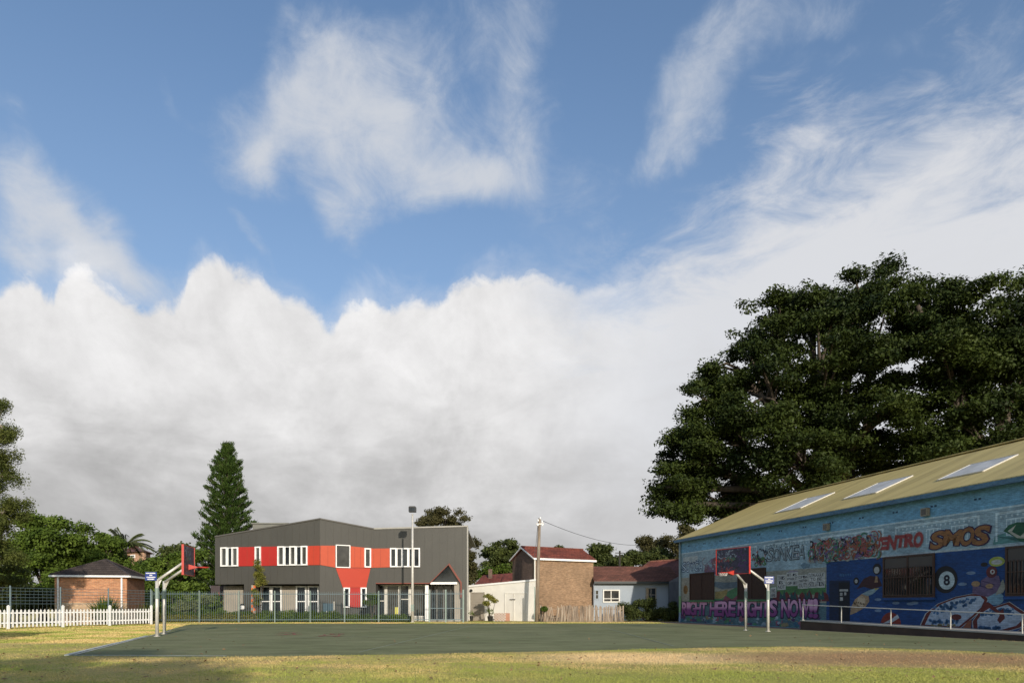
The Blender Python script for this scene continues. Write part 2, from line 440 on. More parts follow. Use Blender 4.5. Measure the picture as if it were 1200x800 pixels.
# pale concrete edge on the left and white painted line on the near left
cm = MB(); L = [(78, 768), (112, 759.5), (150, 750.5), (172, 745)]
for (a, b) in zip(L, L[1:]):
    p, q = gp(*a), gp(*b); cm.bar(p + V(0, 0, .018), q + V(0, 0, .018), .11, .036)
M['linepaint'] = paint('worn_white_line_paint', (.52, .53, .48), .8, .3, 3)
tag(cm.build('kerb_strip', M['linepaint']), kind='structure')
M['redline'] = paint('worn_red_line_paint', (.30, .085, .06), .8, .3, 5)
cm = MB()
def strip(m, a, b, w, z):
    a = gp(*a, z); b = gp(*b, z); d = (b - a).normalized(); s = V(-d.y, d.x, 0) * w / 2; m.sheet([a - s, b - s, b + s, a + s])
strip(cm, (86, 767.3), (265, 768.2), .10, .008); strip(cm, (88, 766.8), (200, 738.5), .06, .012)
o = cm.build('court_line', M['linepaint']); tag(o, kind='structure')
M['faintline'] = paint('faded_court_line_paint', (.22, .245, .165), .9, .3, 3)
cm = MB(); strip(cm, (250, 748), (760, 741), .06, .0075); strip(cm, (420, 764), (560, 731), .06, .010); strip(cm, (300, 733.2), (790, 733.2), .07, .0125); strip(cm, (790, 757), (700, 733), .06, .015)
tag(cm.build('court_line', M['faintline']), kind='structure')
cm = MB()
for x, y in ((344, 743), (392, 743), (386, 745), (340, 741.4)):
    c0 = gp(x, y, .016)
    for k in range(6):
        a = random.uniform(0, 3.14); l = random.uniform(.2, .5); e = V(math.cos(a), math.sin(a), 0) * l; s = V(-e.y, e.x, 0).normalized() * .05
        cc = c0 + V(random.uniform(-.4, .4), random.uniform(-.6, .6), .0005 * k); cm.sheet([cc - e - s, cc + e - s, cc + e + s, cc - e + s])
tag(cm.build('court_marking', M['redline']), kind='structure')
# earth strip at the far edge of the court, brown apron along the painted wall
cm = MB(); cm.sheet([gp(168, 734.2, .002), gp(225, 730.2, .002), gp(797, 729.5, .002), gp(797, 728.2, .002), gp(200, 728.6, .002), gp(176, 730.5, .002)])
tt = NT('mulch'); f = tt.noise(1.2, 5, .7); tt.l(tt.ramp(f, [(.44, (.62, .56, .16)), (.52, (.62, .42, .20)), (.6, (.66, .36, .19))]), tt.b.inputs['Base Color']); tt.b.inputs['Roughness'].default_value = .95; tt.bump(tt.noise(20, 3), .6, .04)
tag(cm.build('path', tt.mat), kind='structure')
M['apron'] = paint('brown_paving', (.16, .115, .085), .9, .2, 1.2, bump=.2)
cm = MB(); cm.sheet([WALL.p(-1, .003, 0), WALL.p(-1, .003, 2.2), WALL.p(9.5, .003, 2.1), WALL.p(42, .003, 1.8), WALL.p(42, .003, 0)])
tag(cm.build('pavement', M['apron']), kind='structure')

# grass: blades in front of the court and on the left
def grass_patch(n, fx, y0, y1, h0, h1, w=.006, avoid=True):
    ys = y0 * (y1 / y0) ** RNG.random(n); us = fx[0] + (fx[1] - fx[0]) * RNG.random(n)
    return us * ys, ys
xs, ys = grass_patch(380000, (-.80, .82), 10.5, 27, 0, 0)
poly = [(p.x, p.y) for p in court]
def inside(xs, ys, poly):
    r = np.zeros(len(xs), bool); j = len(poly) - 1
    for i in range(len(poly)):
        xi, yi = poly[i]; xj, yj = poly[j]
        c = ((yi > ys) != (yj > ys)) & (xs < (xj - xi) * (ys - yi) / (yj - yi + 1e-9) + xi); r ^= c; j = i
    return r
k = ~inside(xs + RNG.normal(size=len(xs)) * .10, ys + RNG.normal(size=len(xs)) * .13, poly)
# thin out by a patchy density so that bare spots remain
dens = .5 + .5 * np.sin(xs * 1.3 + 2 * np.sin(ys * .9)) * np.sin(ys * 1.7 + 1.5 * np.sin(xs * .7))
bare = (((xs - 9.8) / 5.6) ** 2 + ((ys - 17.2) / 2.7) ** 2 < 1)
k &= (RNG.random(len(xs)) < .35 + .65 * dens) & ((~bare) | (RNG.random(len(xs)) < .3))
xs, ys = xs[k], ys[k]; n = len(xs)
h = (.012 + .014 * RNG.random(n)) * (1 + .5 * dens[k]); a = RNG.random(n) * 6.28; w = .003 + .003 * RNG.random(n); lx = RNG.normal(size=n) * .02; ly = RNG.normal(size=n) * .02
q = np.zeros((n, 3, 3)); q[:, 0] = np.stack([xs - np.cos(a) * w, ys - np.sin(a) * w, np.zeros(n)], 1); q[:, 1] = np.stack([xs + np.cos(a) * w, ys + np.sin(a) * w, np.zeros(n)], 1); q[:, 2] = np.stack([xs + lx, ys + ly, h], 1)
x2, y2 = grass_patch(120000, (-.82, -.42), 24, 47, 0, 0); x3 = RNG.uniform(-27, 11, 26000); y3 = RNG.uniform(49.2, 51.3, 26000)
x2 = np.concatenate([x2, x3]); y2 = np.concatenate([y2, y3]); k = ~inside(x2, y2, poly) & (RNG.random(len(x2)) < .5 + .5 * np.sin(x2 * .9 + np.sin(y2)) ** 2); x2, y2 = x2[k], y2[k]; n = len(x2)
a = RNG.random(n) * 6.28; w = .016 + .01 * RNG.random(n); h = .025 + .035 * RNG.random(n); q2 = np.zeros((n, 3, 3)); q2[:, 0] = np.stack([x2 - np.cos(a) * w, y2 - np.sin(a) * w, np.zeros(n)], 1); q2[:, 1] = np.stack([x2 + np.cos(a) * w, y2 + np.sin(a) * w, np.zeros(n)], 1); q2[:, 2] = np.stack([x2 + RNG.normal(size=n) * .03, y2 + RNG.normal(size=n) * .03, h], 1)
q = np.concatenate([q, q2])
t = NT('grass_blades'); f = t.noise(.38, 5, .62); f2 = t.noise(12, 3)
n_mid = f; gm = t.math('MAXIMUM', ellipse_mask(t, 5.5, 12.2, 9.5, 2.4), ellipse_mask(t, -14, 33, 2.2, 9)); c = t.mix(t.math('MULTIPLY', t.ramp(f, [(.42, (0, 0, 0)), (.58, (1, 1, 1))]), t.math('SUBTRACT', 1, t.math('MULTIPLY', gm, .85))), (.29, .33, .06), (.62, .46, .185)); c = t.mix(ellipse_mask(t, 3.6, 17.4, 3.6, 2.2), c, (.74, .54, .28)); c = t.mix(ellipse_mask(t, 9.8, 17.2, 5.2, 2.6), c, (.44, .28, .14)); c = t.mix(1, c, t.ramp(f2, [(.3, (.9,) * 3), (.7, (1.08,) * 3)]), 'MULTIPLY')
t.l(c, t.b.inputs['Base Color']); t.b.inputs['Roughness'].default_value = .8
tag(quads_object('grass', q.reshape(-1, 3), t.mat, nper=3), 'short dry lawn grass in front of the court', 'grass', kind='stuff')

nl_ = 900; ys_ = 12 * (50 / 12) ** RNG.random(nl_); xs_ = (RNG.random(nl_) * 1.5 - .75) * ys_; keep = RNG.random(nl_) < np.where(inside(xs_, ys_, poly), .35 + .65 * (np.abs(xs_ / ys_) > .42), .8); xs_, ys_ = xs_[keep], ys_[keep]
lq = leaf_quads(np.stack([xs_, ys_, np.full(len(xs_), .03)], 1), 1, .005, .05, up=3.0, hsz=.45)
lq[:, 2] = np.maximum(lq[:, 2], .012)
tag(quads_object('fallen_leaves', lq, paint('dry_leaf_brown', (.22, .13, .06), .9, .4, 6)), 'dry brown leaf litter scattered over court and lawn', 'leaf litter', kind='stuff')

# ------------------------------------------------------------------ dark grey folded-front building
F0 = at(252, 54.9); F1 = at(375, 53.4); F2 = at(438, 55.7); F3 = at(548, 55.5)
P1 = Pl(F0.xy, F1.xy); P2 = Pl(F1.xy, F2.xy); P3 = Pl(F2.xy, F3.xy)
gb = empty('school_building', (F0.x, F0.y, 0), 'dark grey two storey building with orange and red panels and a kinked roof', 'building')
BOT = -.02
def zpoly(pl, pts):     # pts: (px, py or ('z',z))
    out = []
    for x, y in pts:
        sv = pl.s_of(x); D = (pl.A + pl.d * sv).y
        out.append((sv, y[1] if isinstance(y, tuple) else zat(y, D)))
    return out
G = ('z', BOT)
w = MB()
T = .25
P1.polysz(w, zpoly(P1, [(252, 629.2), (311, 619), (375, 608.2), (375, G), (374, G), (374, 683.8), (296, 684), (296, G), (286, G), (286, 684), (252, 684.4)]), -T, 0)
P2.polysz(w, zpoly(P2, [(375, 608.2), (438, 620), (438, G), (375, G)]), -T, 0)
P3.polysz(w, zpoly(P3, [(438, 620), (548, 617), (548, G), (540.5, G), (540.5, 682), (526.5, 659.5), (503.5, 682), (503.5, 683.2), (440.5, 683.2), (440.5, G), (438, G)]), -T, 0)
# standing seams
for pl, x0, x1, tops, segs in ((P1, 252, 375, (629.2, 608.2), None), (P2, 375, 438, (608.2, 620), None), (P3, 438, 548, (620, 617), None)):
    L = pl.L; k = .45
    while k < L - .1:
        q = pl.p(k, 0); px = CX + F * q.x / q.y; u = (px - x0) / (x1 - x0); zt = zat(tops[0] + (tops[1] - tops[0]) * u, q.y) - .12
        zb = BOT
        if pl is P1: zb = zat(684, q.y) + .02 if not (286.5 < px < 295.5) else BOT
        if pl is P3:
            if px < 503.5: zb = zat(683, q.y) + .03
            elif px < 526.5: zb = zat(682 - (px - 503.5) / 23 * 22.5, q.y) + .12
            elif px < 540.5: zb = zat(659.5 + (px - 526.5) / 14 * 22.5, q.y) + .18
        pl.slab(w, k - .014, k + .014, zb, zt, 0, .018); k += .62
wall = w.build('wall', M['clad'], gb)
# the body behind the front: side walls, back wall, roof
bk = 13.0
w = MB(); back = V(0, bk, 0)
zl = zat(629.2, F0.y); zp = zat(608.2, F1.y); zv = zat(620, F2.y); zr = zat(617, F3.y)
ofs = V(.02, .26, 0)
w.prism([F0 + V(0, .26, 3.0), F0 + V(0, .26, zl - .05), F0 + V(0, bk, zl - .35), F0 + V(0, bk, 3.0)], V(.22, 0, 0))
FB = at(545.5, F3.y + bk); w.prism([F3 + V(0, .26, BOT), F3 + V(0, .26, zr - .05), V(FB.x, FB.y, zr - .5), V(FB.x, FB.y, BOT)], V(-.22, 0, 0))
w.prism([F0 + V(.2, bk, 0), V(FB.x + .05, FB.y, 0), V(FB.x + .05, FB.y, zr - .6), V(F2.x, F3.y + bk, zv - .6), V(F1.x, F3.y + bk, zp - .6), F0 + V(.2, bk, zl - .6)], V(0, -.2, 0))
w.build('side_wall', M['clad'], gb)
w = MB()
for (A, za), (B, zb2) in zip([(F0, zl), (F1, zp), (F2, zv)], [(F1, zp), (F2, zv), (F3, zr)]):
    w.prism([V(A.x, A.y + .27, za - .12), V(B.x, B.y + .27, zb2 - .12), V(B.x, F3.y + bk, zb2 - .5), V(A.x, F3.y + bk, za - .5)], V(0, 0, -.08))
w.build('roof', M['clad_flash'], gb)
w = MB()
for pl, a, b, za, zb2 in ((P1, 0, P1.L, zl, zp), (P2, 0, P2.L, zp, zv)):
    w.prism([pl.p(a, za - .0, .07), pl.p(b, zb2, .07), pl.p(b, zb2 + .1, .07), pl.p(a, za + .1, .07)], pl.n * -.4)
w.build('roof_capping', M['flash_dark'], gb)
w = MB(); w.prism([P3.p(0, zv, .07), P3.p(P3.L, zr, .07), P3.p(P3.L, zr + .12, .07), P3.p(0, zv + .12, .07)], P3.n * -.4)
P3.slab(w, P3.L - .06, P3.L + .05, BOT, zr - .003, -.2, .05)
w.build('roof_capping', M['clad_flash'], gb)
w = MB(); c = at(321, 62, zat(620, 62)); w.box(c + V(0, 0, -.3), (3.1, 2, 1.3)); w.box(c + V(0, 0, .42), (3.3, 2.2, .12))
w.build('plant_box', paint('plant_box_metal', (.15, .15, .13), .6), gb)

# coloured panels
def panels(pl, items, name, mat):
    m = MB()
    for it in items: pl.polysz(m, zpoly(pl, it), 0.0, .05)
    o = m.build(name, mat, gb); return o
panels(P1, [[(280, 640.8), (299.6, 640.4), (299.6, 662.8), (280, 663)], [(306.4, 640.3), (326, 640), (326, 662.4), (306.4, 662.7)]], 'wall_panel', M['red'])['label'] = 'bright red panels between the upper left windows'
panels(P1, [[(361, 639.4), (375, 639), (375, 661.6), (361, 661.8)]], 'wall_panel', M['redor'])['label'] = 'orange red panel left of the fold'
panels(P2, [[(375.3, 639), (392.6, 639), (392.6, 664.6), (375.3, 661.6)]], 'wall_panel', M['orange'])['label'] = 'orange panel right of the fold'
panels(P2, [[(410, 639.6), (437.6, 642.4), (437.6, 664.8), (434, 664.9), (410, 664.6)]], 'wall_panel', M['orange'])['label'] = 'orange panel right of the big window'
panels(P2, [[(393.3, 665.2), (434, 665.2), (428.8, 688), (401.6, 688)]], 'wall_panel', M['redor'])['label'] = 'tapering orange red panel under the big window'
panels(P2, [[(409.6, 688.3), (421.8, 688.3), (421.8, 711), (409.6, 711)]], 'wall_panel', M['red'])['label'] = 'narrow red panel between the two slim windows'
panels(P3, [[(438.3, 642.4), (457.2, 642.2), (457.2, 664.2), (438.3, 664.8)]], 'wall_panel', M['orange'])['label'] = 'orange panel left of the window row'
# panel joints
M['joint'] = paint('joint_red', (.28, .04, .02), .6)
for pl, xs_ in ((P1, (290, 316.5, 368)), (P2, (384, 422.4, 415.5)), (P3, (446, ))):
    for x in xs_:
        m = MB(); s_ = pl.s_of(x); pl.slab(m, s_ - .012, s_ + .012, zat(664, 55) + .05, zat(640, 55) - .1, .05, .056); m.build('panel_joint', M['joint'], gb)
# windows upstairs
for x0, x1, y0, y1 in ((259.4, 267.2, 641, 663.4), (272.4, 280, 640.9, 663.2), (299.6, 306.4, 640.2, 662.8), (326, 334, 639.8, 662.4), (340, 347.6, 639.6, 662.2), (353.4, 361, 639.3, 662)):
    window(P1, gb, (x0, y0, x1, y1), M['white'], M['glass_grey'], .1, .16)
for x0, x1, y0, y1 in ((267.2, 272.4, 641.2, 663.0), (334, 340, 640, 662.0), (347.6, 353.4, 639.8, 661.8)):
    window(P1, gb, (x0, y0, x1, y1), M['white'], M['glass'], .05, .04, label='slim dark pane between two white boxed windows')
window(P2, gb, (393, 638.2, 410, 664.9), M['white'], M['glass_grey'], .07, .14, label='large square window in the orange band')
window(P2, gb, (426.4, 642, 434, 664.6), M['white'], M['glass_grey'], .1, .18, glassoff=.07)
for x0, x1 in ((402, 409.4), (422, 429)):
    window(P2, gb, (x0, 688, x1, 711.4), M['white'], M['glass'], .1, .16)
for x0, x1 in ((457.4, 465), (471.2, 479), (484.4, 492.4)):
    window(P3, gb, (x0, 641.8, x1, 664.2), M['white'], M['glass'], .1, .16)
for x0, x1 in ((465, 471.2), (479, 484.4)):
    window(P3, gb, (x0, 642, x1, 664), M['white'], M['glass'], .06, .05, label='slim dark pane between two white boxed windows')
# ground floor left: set back behind the overhang
B1 = P1.shift(-1.2)
def z_of(pl, x, y): return pl.sz(x, y)[1]
for x0, x1 in ((262, 285), (330.5, 346.3)):
    m = MB(); a, b = B1.s_of(x0), B1.s_of(x1); B1.slab(m, a, b, BOT, z_of(B1, x0, 686), -.2, 0)
    k = a + .15
    while k < b - .05: B1.slab(m, k - .015, k + .015, 0, z_of(B1, x0, 686.5), 0, .02); k += .3
    m.build('recessed_wall', M['beige'], gb)
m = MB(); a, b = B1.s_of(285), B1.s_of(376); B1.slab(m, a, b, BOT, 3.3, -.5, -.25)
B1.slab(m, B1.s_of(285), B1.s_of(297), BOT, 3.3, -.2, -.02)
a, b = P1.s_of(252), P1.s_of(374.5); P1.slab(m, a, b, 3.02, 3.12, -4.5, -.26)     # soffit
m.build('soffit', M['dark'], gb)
B0 = P1.shift(-3.8); m = MB(); B0.slab(m, B0.s_of(247), B0.s_of(275), BOT, 3.0, -.2, 0); m.build('undercroft_wall', paint('purple_grey_wall', (.07, .055, .06), .8), gb)
m = MB(); B0.slab(m, B0.s_of(256), B0.s_of(262.4), BOT, z_of(B0, 258, 694), .01, .08); m.build('door', M['red'], gb)
for x0, x1, tr in ((305, 317.4, (.5,)), (317.6, 329.8, (.5,)), (346.5, 359, (.5,)), (360.4, 373.6, (.5,))):
    window(B1, gb, (x0, 686, x1, 721), M['white'], M['glass'], .12, .1, trans=tr, zs=(.35, z_of(B1, x0, 686)), off=-.1)
# ground floor right: glazed front under the lintel, porch with a gabled opening
B3 = P3.shift(-1.3)
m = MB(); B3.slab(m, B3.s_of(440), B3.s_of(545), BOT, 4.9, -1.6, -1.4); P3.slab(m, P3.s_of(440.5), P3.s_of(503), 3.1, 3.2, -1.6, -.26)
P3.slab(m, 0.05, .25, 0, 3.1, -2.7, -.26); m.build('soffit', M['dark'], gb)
for x0, x1, tr in ((441, 452.5, (.5,)), (452.5, 468.5, ()), (468.5, 480.5, (.55,)), (480.5, 499.5, ())):
    window(B3, gb, (x0, 684.5, x1, 724), M['galv'], M['glass'] if tr else M['glass_grey'], .12, .1, trans=tr, zs=(.3, z_of(B3, x0, 684.5)))
m = MB(); B3.slab(m, B3.s_of(463), B3.s_of(467.4), z_of(B3, 463, 719), z_of(B3, 463, 711), .035, .045)
m.build('poster', paint('yellow_green_poster', (.5, .48, .1), .7), gb)
m = MB(); P3.slab(m, P3.s_of(497.6), P3.s_of(501.4), BOT, z_of(P3, 500, 684.6), -.6, -.3); m.build('column', M['white'], gb)
m = MB(); B3.slab(m, B3.s_of(441), B3.s_of(500), BOT, .29, -.1, .18); m.build('plinth', M['concrete'], gb)
m = MB(); P3.slab(m, P3.s_of(504), P3.s_of(535.5), z_of(P3, 520, 684.2), z_of(P3, 520, 681.6), -.5, -.05); m.build('porch_beam', M['white'], gb)
m = MB(); P3.polysz(m, zpoly(P3, [(504, 681.4), (526.5, 660.2), (540, 681.4)]), -.3, -.26); m.build('gable_glass', M['glass'], gb)
m = MB()   # orange-red lining of the gable and thin trim under the lintel
P3.polysz(m, zpoly(P3, [(526.5, 659.2), (541.2, 682), (541.2, 700), (539.6, 700), (539.6, 683), (525.4, 661.4)]), .002, .07)
P3.polysz(m, zpoly(P3, [(440.5, 682.4), (503.5, 682.4), (503.5, 683.6), (440.5, 683.6)]), .002, .05)
P3.polysz(m, zpoly(P3, [(503.2, 682.6), (526.8, 659.4), (526.2, 660.9), (504.2, 683.2)]), .002, .05)
m.build('entrance_trim', paint('dark_red_trim', (.17, .045, .028), .6), gb)
for x0, x1 in ((504.5, 512), (512, 520), (520, 529), (529, 539)):
    window(B3, gb, (x0, 685.5, x1, 726), M['flash_dark'], M['glass'], .07, .08, zs=(.05, z_of(B3, x0, 685.5)))
m = MB(); B3.slab(m, B3.s_of(534), B3.s_of(543), BOT, 3.2, .1, 1.05); m.build('porch_wall', M['beige'], gb)
m = MB(); P3.slab(m, P3.s_of(503.6), P3.s_of(540.4), 0, .14, -1.2, .4); m.build('step', M['concrete'], gb)

# ------------------------------------------------------------------ white garage wall
GW = Pl(at(549, 58.6).xy, at(628.2, 55.7).xy)
gw = empty('garage', (GW.A.x, GW.A.y, 0), 'low cream garage block with three plain doors and flat white coping', 'garage')
zt = 2.85; zt2_ = 3.28
m = MB(); GW.polysz(m, [(0, BOT), (GW.L, BOT), (GW.L, zt2_), (0, zt)], -.25, 0)
m.prism([GW.p(0, BOT, -.25), GW.p(.2, BOT, -.25), GW.p(.2, zt - .1, -.25), GW.p(0, zt - .1, -.25)], GW.n * -2.5)
m.build('wall', M['offwhite'], gw)
m = MB(); GW.polysz(m, [(-.05, zt - .003), (GW.L + .05, zt2_ + .003), (GW.L + .05, zt2_ + .15), (-.05, zt + .15)], -.35, .08); m.build('coping', M['white'], gw)
m = MB(); GW.slab(m, .1, GW.L - .1, zt - .12, zt - .04, -1.0, -.26); m.build('roof', M['concrete'], gw)
for x0, x1, lab in ((552, 568, 'grey cream roller door at the far left'), (591.5, 601.5, 'narrow cream door with a small handle'), (602.2, 617, 'wide cream door nearest the timber pole')):
    m = MB(); a, b = GW.s_of(x0), GW.s_of(x1); zt2 = z_of(GW, (x0 + x1) / 2, 694 if x0 > 560 else 693.5); GW.slab(m, a, b, 0, zt2, .0, .03)
    for s_ in (a, b - .07): GW.slab(m, s_, s_ + .07, 0, zt2 + .003, .031, .06)
    GW.slab(m, a + .07, b - .07, zt2 - .07, zt2, .031, .06)
    if x0 < 560:
        k = .25
        while k < zt2 - .1: GW.slab(m, a + .08, b - .08, k, k + .03, .031, .042); k += .22
    d_ = m.build('door', M['beige'] if x0 < 560 else M['panel_white'], gw); d_['label'] = lab
    if 590 < x0 < 602:
        h_ = MB(); GW.slab(h_, a + .5, a + 1.0, z_of(GW, 595, 702.6), z_of(GW, 595, 701.6), .03, .09); h_.build('handle', M['black'], d_)
m = MB(); q = GW.p(GW.s_of(552.5), z_of(GW, 552.5, 691.5), .12); m.tube([q - GW.n * .12, q], .12, 10); m.build('wall_lamp', M['black'], gw)

# ------------------------------------------------------------------ brick outbuilding with red roof
c0 = at(626.2, 56.0); sd = V(-1.8, 3.2, 0).normalized(); fd = V(3.2, 1.8, 0).normalized()
SW = 3.67; FW = 5.95; hw = 5.2; ha = 6.12
bh = empty('brick_outbuilding', (c0.x, c0.y, 0), 'narrow tall brown brick outbuilding with red tiled gable roof', 'building')
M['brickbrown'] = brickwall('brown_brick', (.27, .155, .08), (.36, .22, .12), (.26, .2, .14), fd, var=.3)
M['brickbrown_shaded'] = brickwall('brown_brick_shaded', (.15, .09, .065), (.19, .12, .085), (.15, .12, .10), sd, var=.3)  # same brown brick darkened: shade of the unlit gable side is in the colour
M['redtiles'] = tiles('red_roof_tiles', (.16, .04, .025), fd, .35)
pa = c0; pb = c0 + fd * FW; pc = pb + sd * SW; pd = c0 + sd * SW
m = MB(); m.prism([pa, pb, pb + V(0, 0, hw), pa + V(0, 0, hw)], sd * .22); m.build('front_wall', M['brickbrown'], bh)
m = MB()
s2 = sd * .221
m.prism([pa + s2, pd, pd + V(0, 0, hw), (pa + pd) / 2 + V(0, 0, ha - .12), pa + s2 + V(0, 0, hw)], fd * .22)
m.prism([pb + s2, pc, pc + V(0, 0, hw), (pb + pc) / 2 + V(0, 0, ha - .12), pb + s2 + V(0, 0, hw)], fd * -.22)
m.prism([pd + fd * .23, pc - fd * .23, pc - fd * .23 + V(0, 0, hw), pd + fd * .23 + V(0, 0, hw)], sd * -.2)
m.build('side_wall', M['brickbrown_shaded'], bh)
ov = .18; rt = V(0, 0, .1); mid = (pa + pd) / 2; mid2 = (pb + pc) / 2; sl = (ha - hw) / (SW / 2)
e1 = [pa - sd * ov - fd * ov + V(0, 0, hw - sl * ov), pb - sd * ov + fd * ov + V(0, 0, hw - sl * ov), mid2 + fd * ov + V(0, 0, ha), mid - fd * ov + V(0, 0, ha)]
e2 = [pd + sd * ov - fd * ov + V(0, 0, hw - sl * ov), mid - fd * ov + V(0, 0, ha), mid2 + fd * ov + V(0, 0, ha), pc + sd * ov + fd * ov + V(0, 0, hw - sl * ov)]
rf = MB(); rf.prism(e1, rt); rf.prism(e2, rt)
# raised courses of tiles
for i in range(1, 7):
    u = i / 7; rf.bar(e1[0].lerp(e1[3], u) + V(0, 0, .11), e1[1].lerp(e1[2], u) + V(0, 0, .11), .05, .035)
rf_o = rf.build('roof', M['redtiles'], bh)
m = MB(); m.bar(mid - fd * ov + V(0, 0, ha + .12), mid2 + fd * ov + V(0, 0, ha + .12), .22, .12); m.build('ridge_cap', M['redtiles'], rf_o)
m = MB()
m.bar(e1[0] + V(0, 0, -.02) - sd * .02, e1[1] + V(0, 0, -.02) - sd * .02, .06, .16)
m.bar(e1[0] - fd * .03 + V(0, 0, .02), e1[3] - fd * .03 + V(0, 0, .02), .05, .10); m.bar(e2[0] - fd * .03 + V(0, 0, .02), e1[3] - fd * .033 + V(0, 0, .022), .05, .10)
m.build('fascia', M['white'], bh)
m = MB(); q = pa - sd * .1 - fd * .02; m.tube([q + V(0, 0, .02), q + V(0, 0, hw - .2)], .06, 8); m.build('downpipe', M['offwhite'], bh)
m = MB(); q = pb - sd * .06 + fd * .06; m.box(q + V(0, 0, 2.6), (.12, .12, .5)); m.build('meter_pipe', M['white'], bh)

# ------------------------------------------------------------------ old timber stick fence
SF = Pl(at(633, 54.6).xy, at(731, 54.2).xy)
sf = empty('stick_fence', (SF.A.x, SF.A.y, 0), 'weathered grey timber paling fence with leaning uneven slats', 'fence')
t = NT('grey_palings'); f = t.noise(7, 4, .7, stretch=(1, 1, .08)); t.l(t.ramp(f, [(.3, (.07, .055, .04)), (.48, (.24, .19, .145)), (.7, (.44, .37, .29))]), t.b.inputs['Base Color']); t.b.inputs['Roughness'].default_value = .95
m = MB(); k = 0.0; rr = random.Random(5); lean = 0
while k < SF.L - .1:
    if rr.random() < .14: lean = rr.uniform(-.26, .18)
    h_ = 1.22 + rr.uniform(-.1, .12); wv = rr.uniform(.05, .09); ln = lean + rr.uniform(-.03, .03); o_ = rr.uniform(0, .05)
    a = SF.p(k, 0, o_); b = SF.p(k + ln, h_, o_ + rr.uniform(-.04, .04)); m.bar(a, b, wv, .02, up=SF.n); k += wv + (rr.uniform(0, .02) if rr.random() < .72 else rr.uniform(.04, .11))
m.build('paling_panel', t.mat, sf)
m = MB()
for z in (.35, 1.0): m.bar(SF.p(0, z, -.05), SF.p(SF.L, z, -.05), .06, .05)
m.build('rail', t.mat, sf)
for k in (0.05, SF.L / 3, SF.L * 2 / 3, SF.L - .05):
    m = MB(); m.box(SF.p(k, .62, -.1), (.1, .1, 1.3)); m.build('post', t.mat, sf)

# ------------------------------------------------------------------ pale blue cottage
CP = Pl(at(696, 58.4).xy, at(792, 58.4).xy)
ct = empty('cottage', (CP.A.x, CP.A.y, 0), 'low pale blue cottage with dark red tiled roof behind the hedge', 'house')
M['bluewall'] = paint('pale_blue_render', (.31, .355, .40), .8, .08, .7, bump=.1)
M['browntile'] = tiles('brown_red_tiles', (.15, .06, .04), (1, 0, 0), .4)
M['rimtrim'] = paint('dark_green_gutter', (.02, .028, .03), .5)
ze = zat(682.5, 58.4)
m = MB(); CP.slab(m, 0, CP.L, BOT, ze, -.25, 0); m.build('wall', M['bluewall'], ct)
m = MB(); m.box((CP.A.x + CP.L / 2 + .12, 58.0, ze + .02), (CP.L + .3, .14, .2)); m.build('gutter', M['rimtrim'], ct)
m = MB(); xa, xb = CP.A.x - .05, CP.B.x + .3
zr2 = zat(664.5, 61.8); m.prism([V(xa, 57.95, ze + .08), V(xb, 57.95, ze + .08), V(xb, 61.8, zr2), V(xa, 61.8, zr2)], V(0, 0, .1))
m.prism([V(xa, 61.803, zr2), V(xb, 61.803, zr2), V(xb, 65.6, ze + .08), V(xa, 65.6, ze + .08)], V(0, 0, .1))
for i in range(1, 10): u = i / 10; m.bar(V(xa, 57.95, ze + .2).lerp(V(xa, 61.8, zr2 + .11), u), V(xb, 57.95, ze + .2).lerp(V(xb, 61.8, zr2 + .11), u), .05, .03)
m.build('roof', M['browntile'], ct)
m = MB()   # higher hipped wing roof on the right behind
A_, B_, C_, D_ = at(738, 61.8, zat(676, 61.8)), at(783, 60.1, zat(679, 60.1)), V(20, 70, zat(676, 61.8)), V(11.5, 70, zat(676, 61.8))
R1, R2 = at(762, 65.6, zat(657.5, 65.6)), at(800, 65.6, zat(655, 65.6))
m.add([A_, B_, C_, D_, R1, R2], [(0, 1, 5, 4), (1, 2, 5), (2, 3, 4, 5), (3, 0, 4)])
A2 = V(18.5, 60.1, B_.z); m.add([B_ + V(0, -.02, 0), A2, R2 + V(.0, 0, .01)], [(0, 1, 2)])
m.build('wing_roof', tiles('dark_red_tiles', (.17, .05, .035), (1, 0, 0), .4), ct)
m = MB(); m.bar(R1, R2, .25, .14); m.bar(A_, R1, .2, .12); m.build('ridge_cap', M['browntile'], ct)
window(CP, ct, (697, 690.5, 702, 702), M['bluewall'], M['glass'], .08, .06, trans=(.5,))
window(CP, ct, (706.4, 690.4, 726.4, 705.5), M['offwhite'], M['glass'], .1, .08, mull=(.48,), trans=(.3,))
window(CP, ct, (756.4, 688, 769, 705), M['beige'], M['glass'], .08, .08, mull=(.5,), trans=(.5,))
m = MB(); m.tube([at(784, 58.1, 0), at(784, 58.1, ze)], .05, 8); m.build('downpipe', M['rimtrim'], ct)
# side shed between cottage and painted hall
SH = Pl(at(784, 56.8).xy, at(797, 55).xy)
m = MB(); z1, z2 = zat(681, 56.8), zat(674, 55)
SH.polysz(m, [(0, BOT), (SH.L, BOT), (SH.L, z2), (0, z1)], -.12, 0)
k = .15
while k < SH.L: SH.slab(m, k, k + .02, 0, z1 - .05, 0, .03); k += .2
sh = m.build('boundary_fence', paint('blue_grey_boards', (.085, .10, .12), .8, .2)); tag(sh, 'tall blue grey boarded side fence beside the painted hall', 'fence')

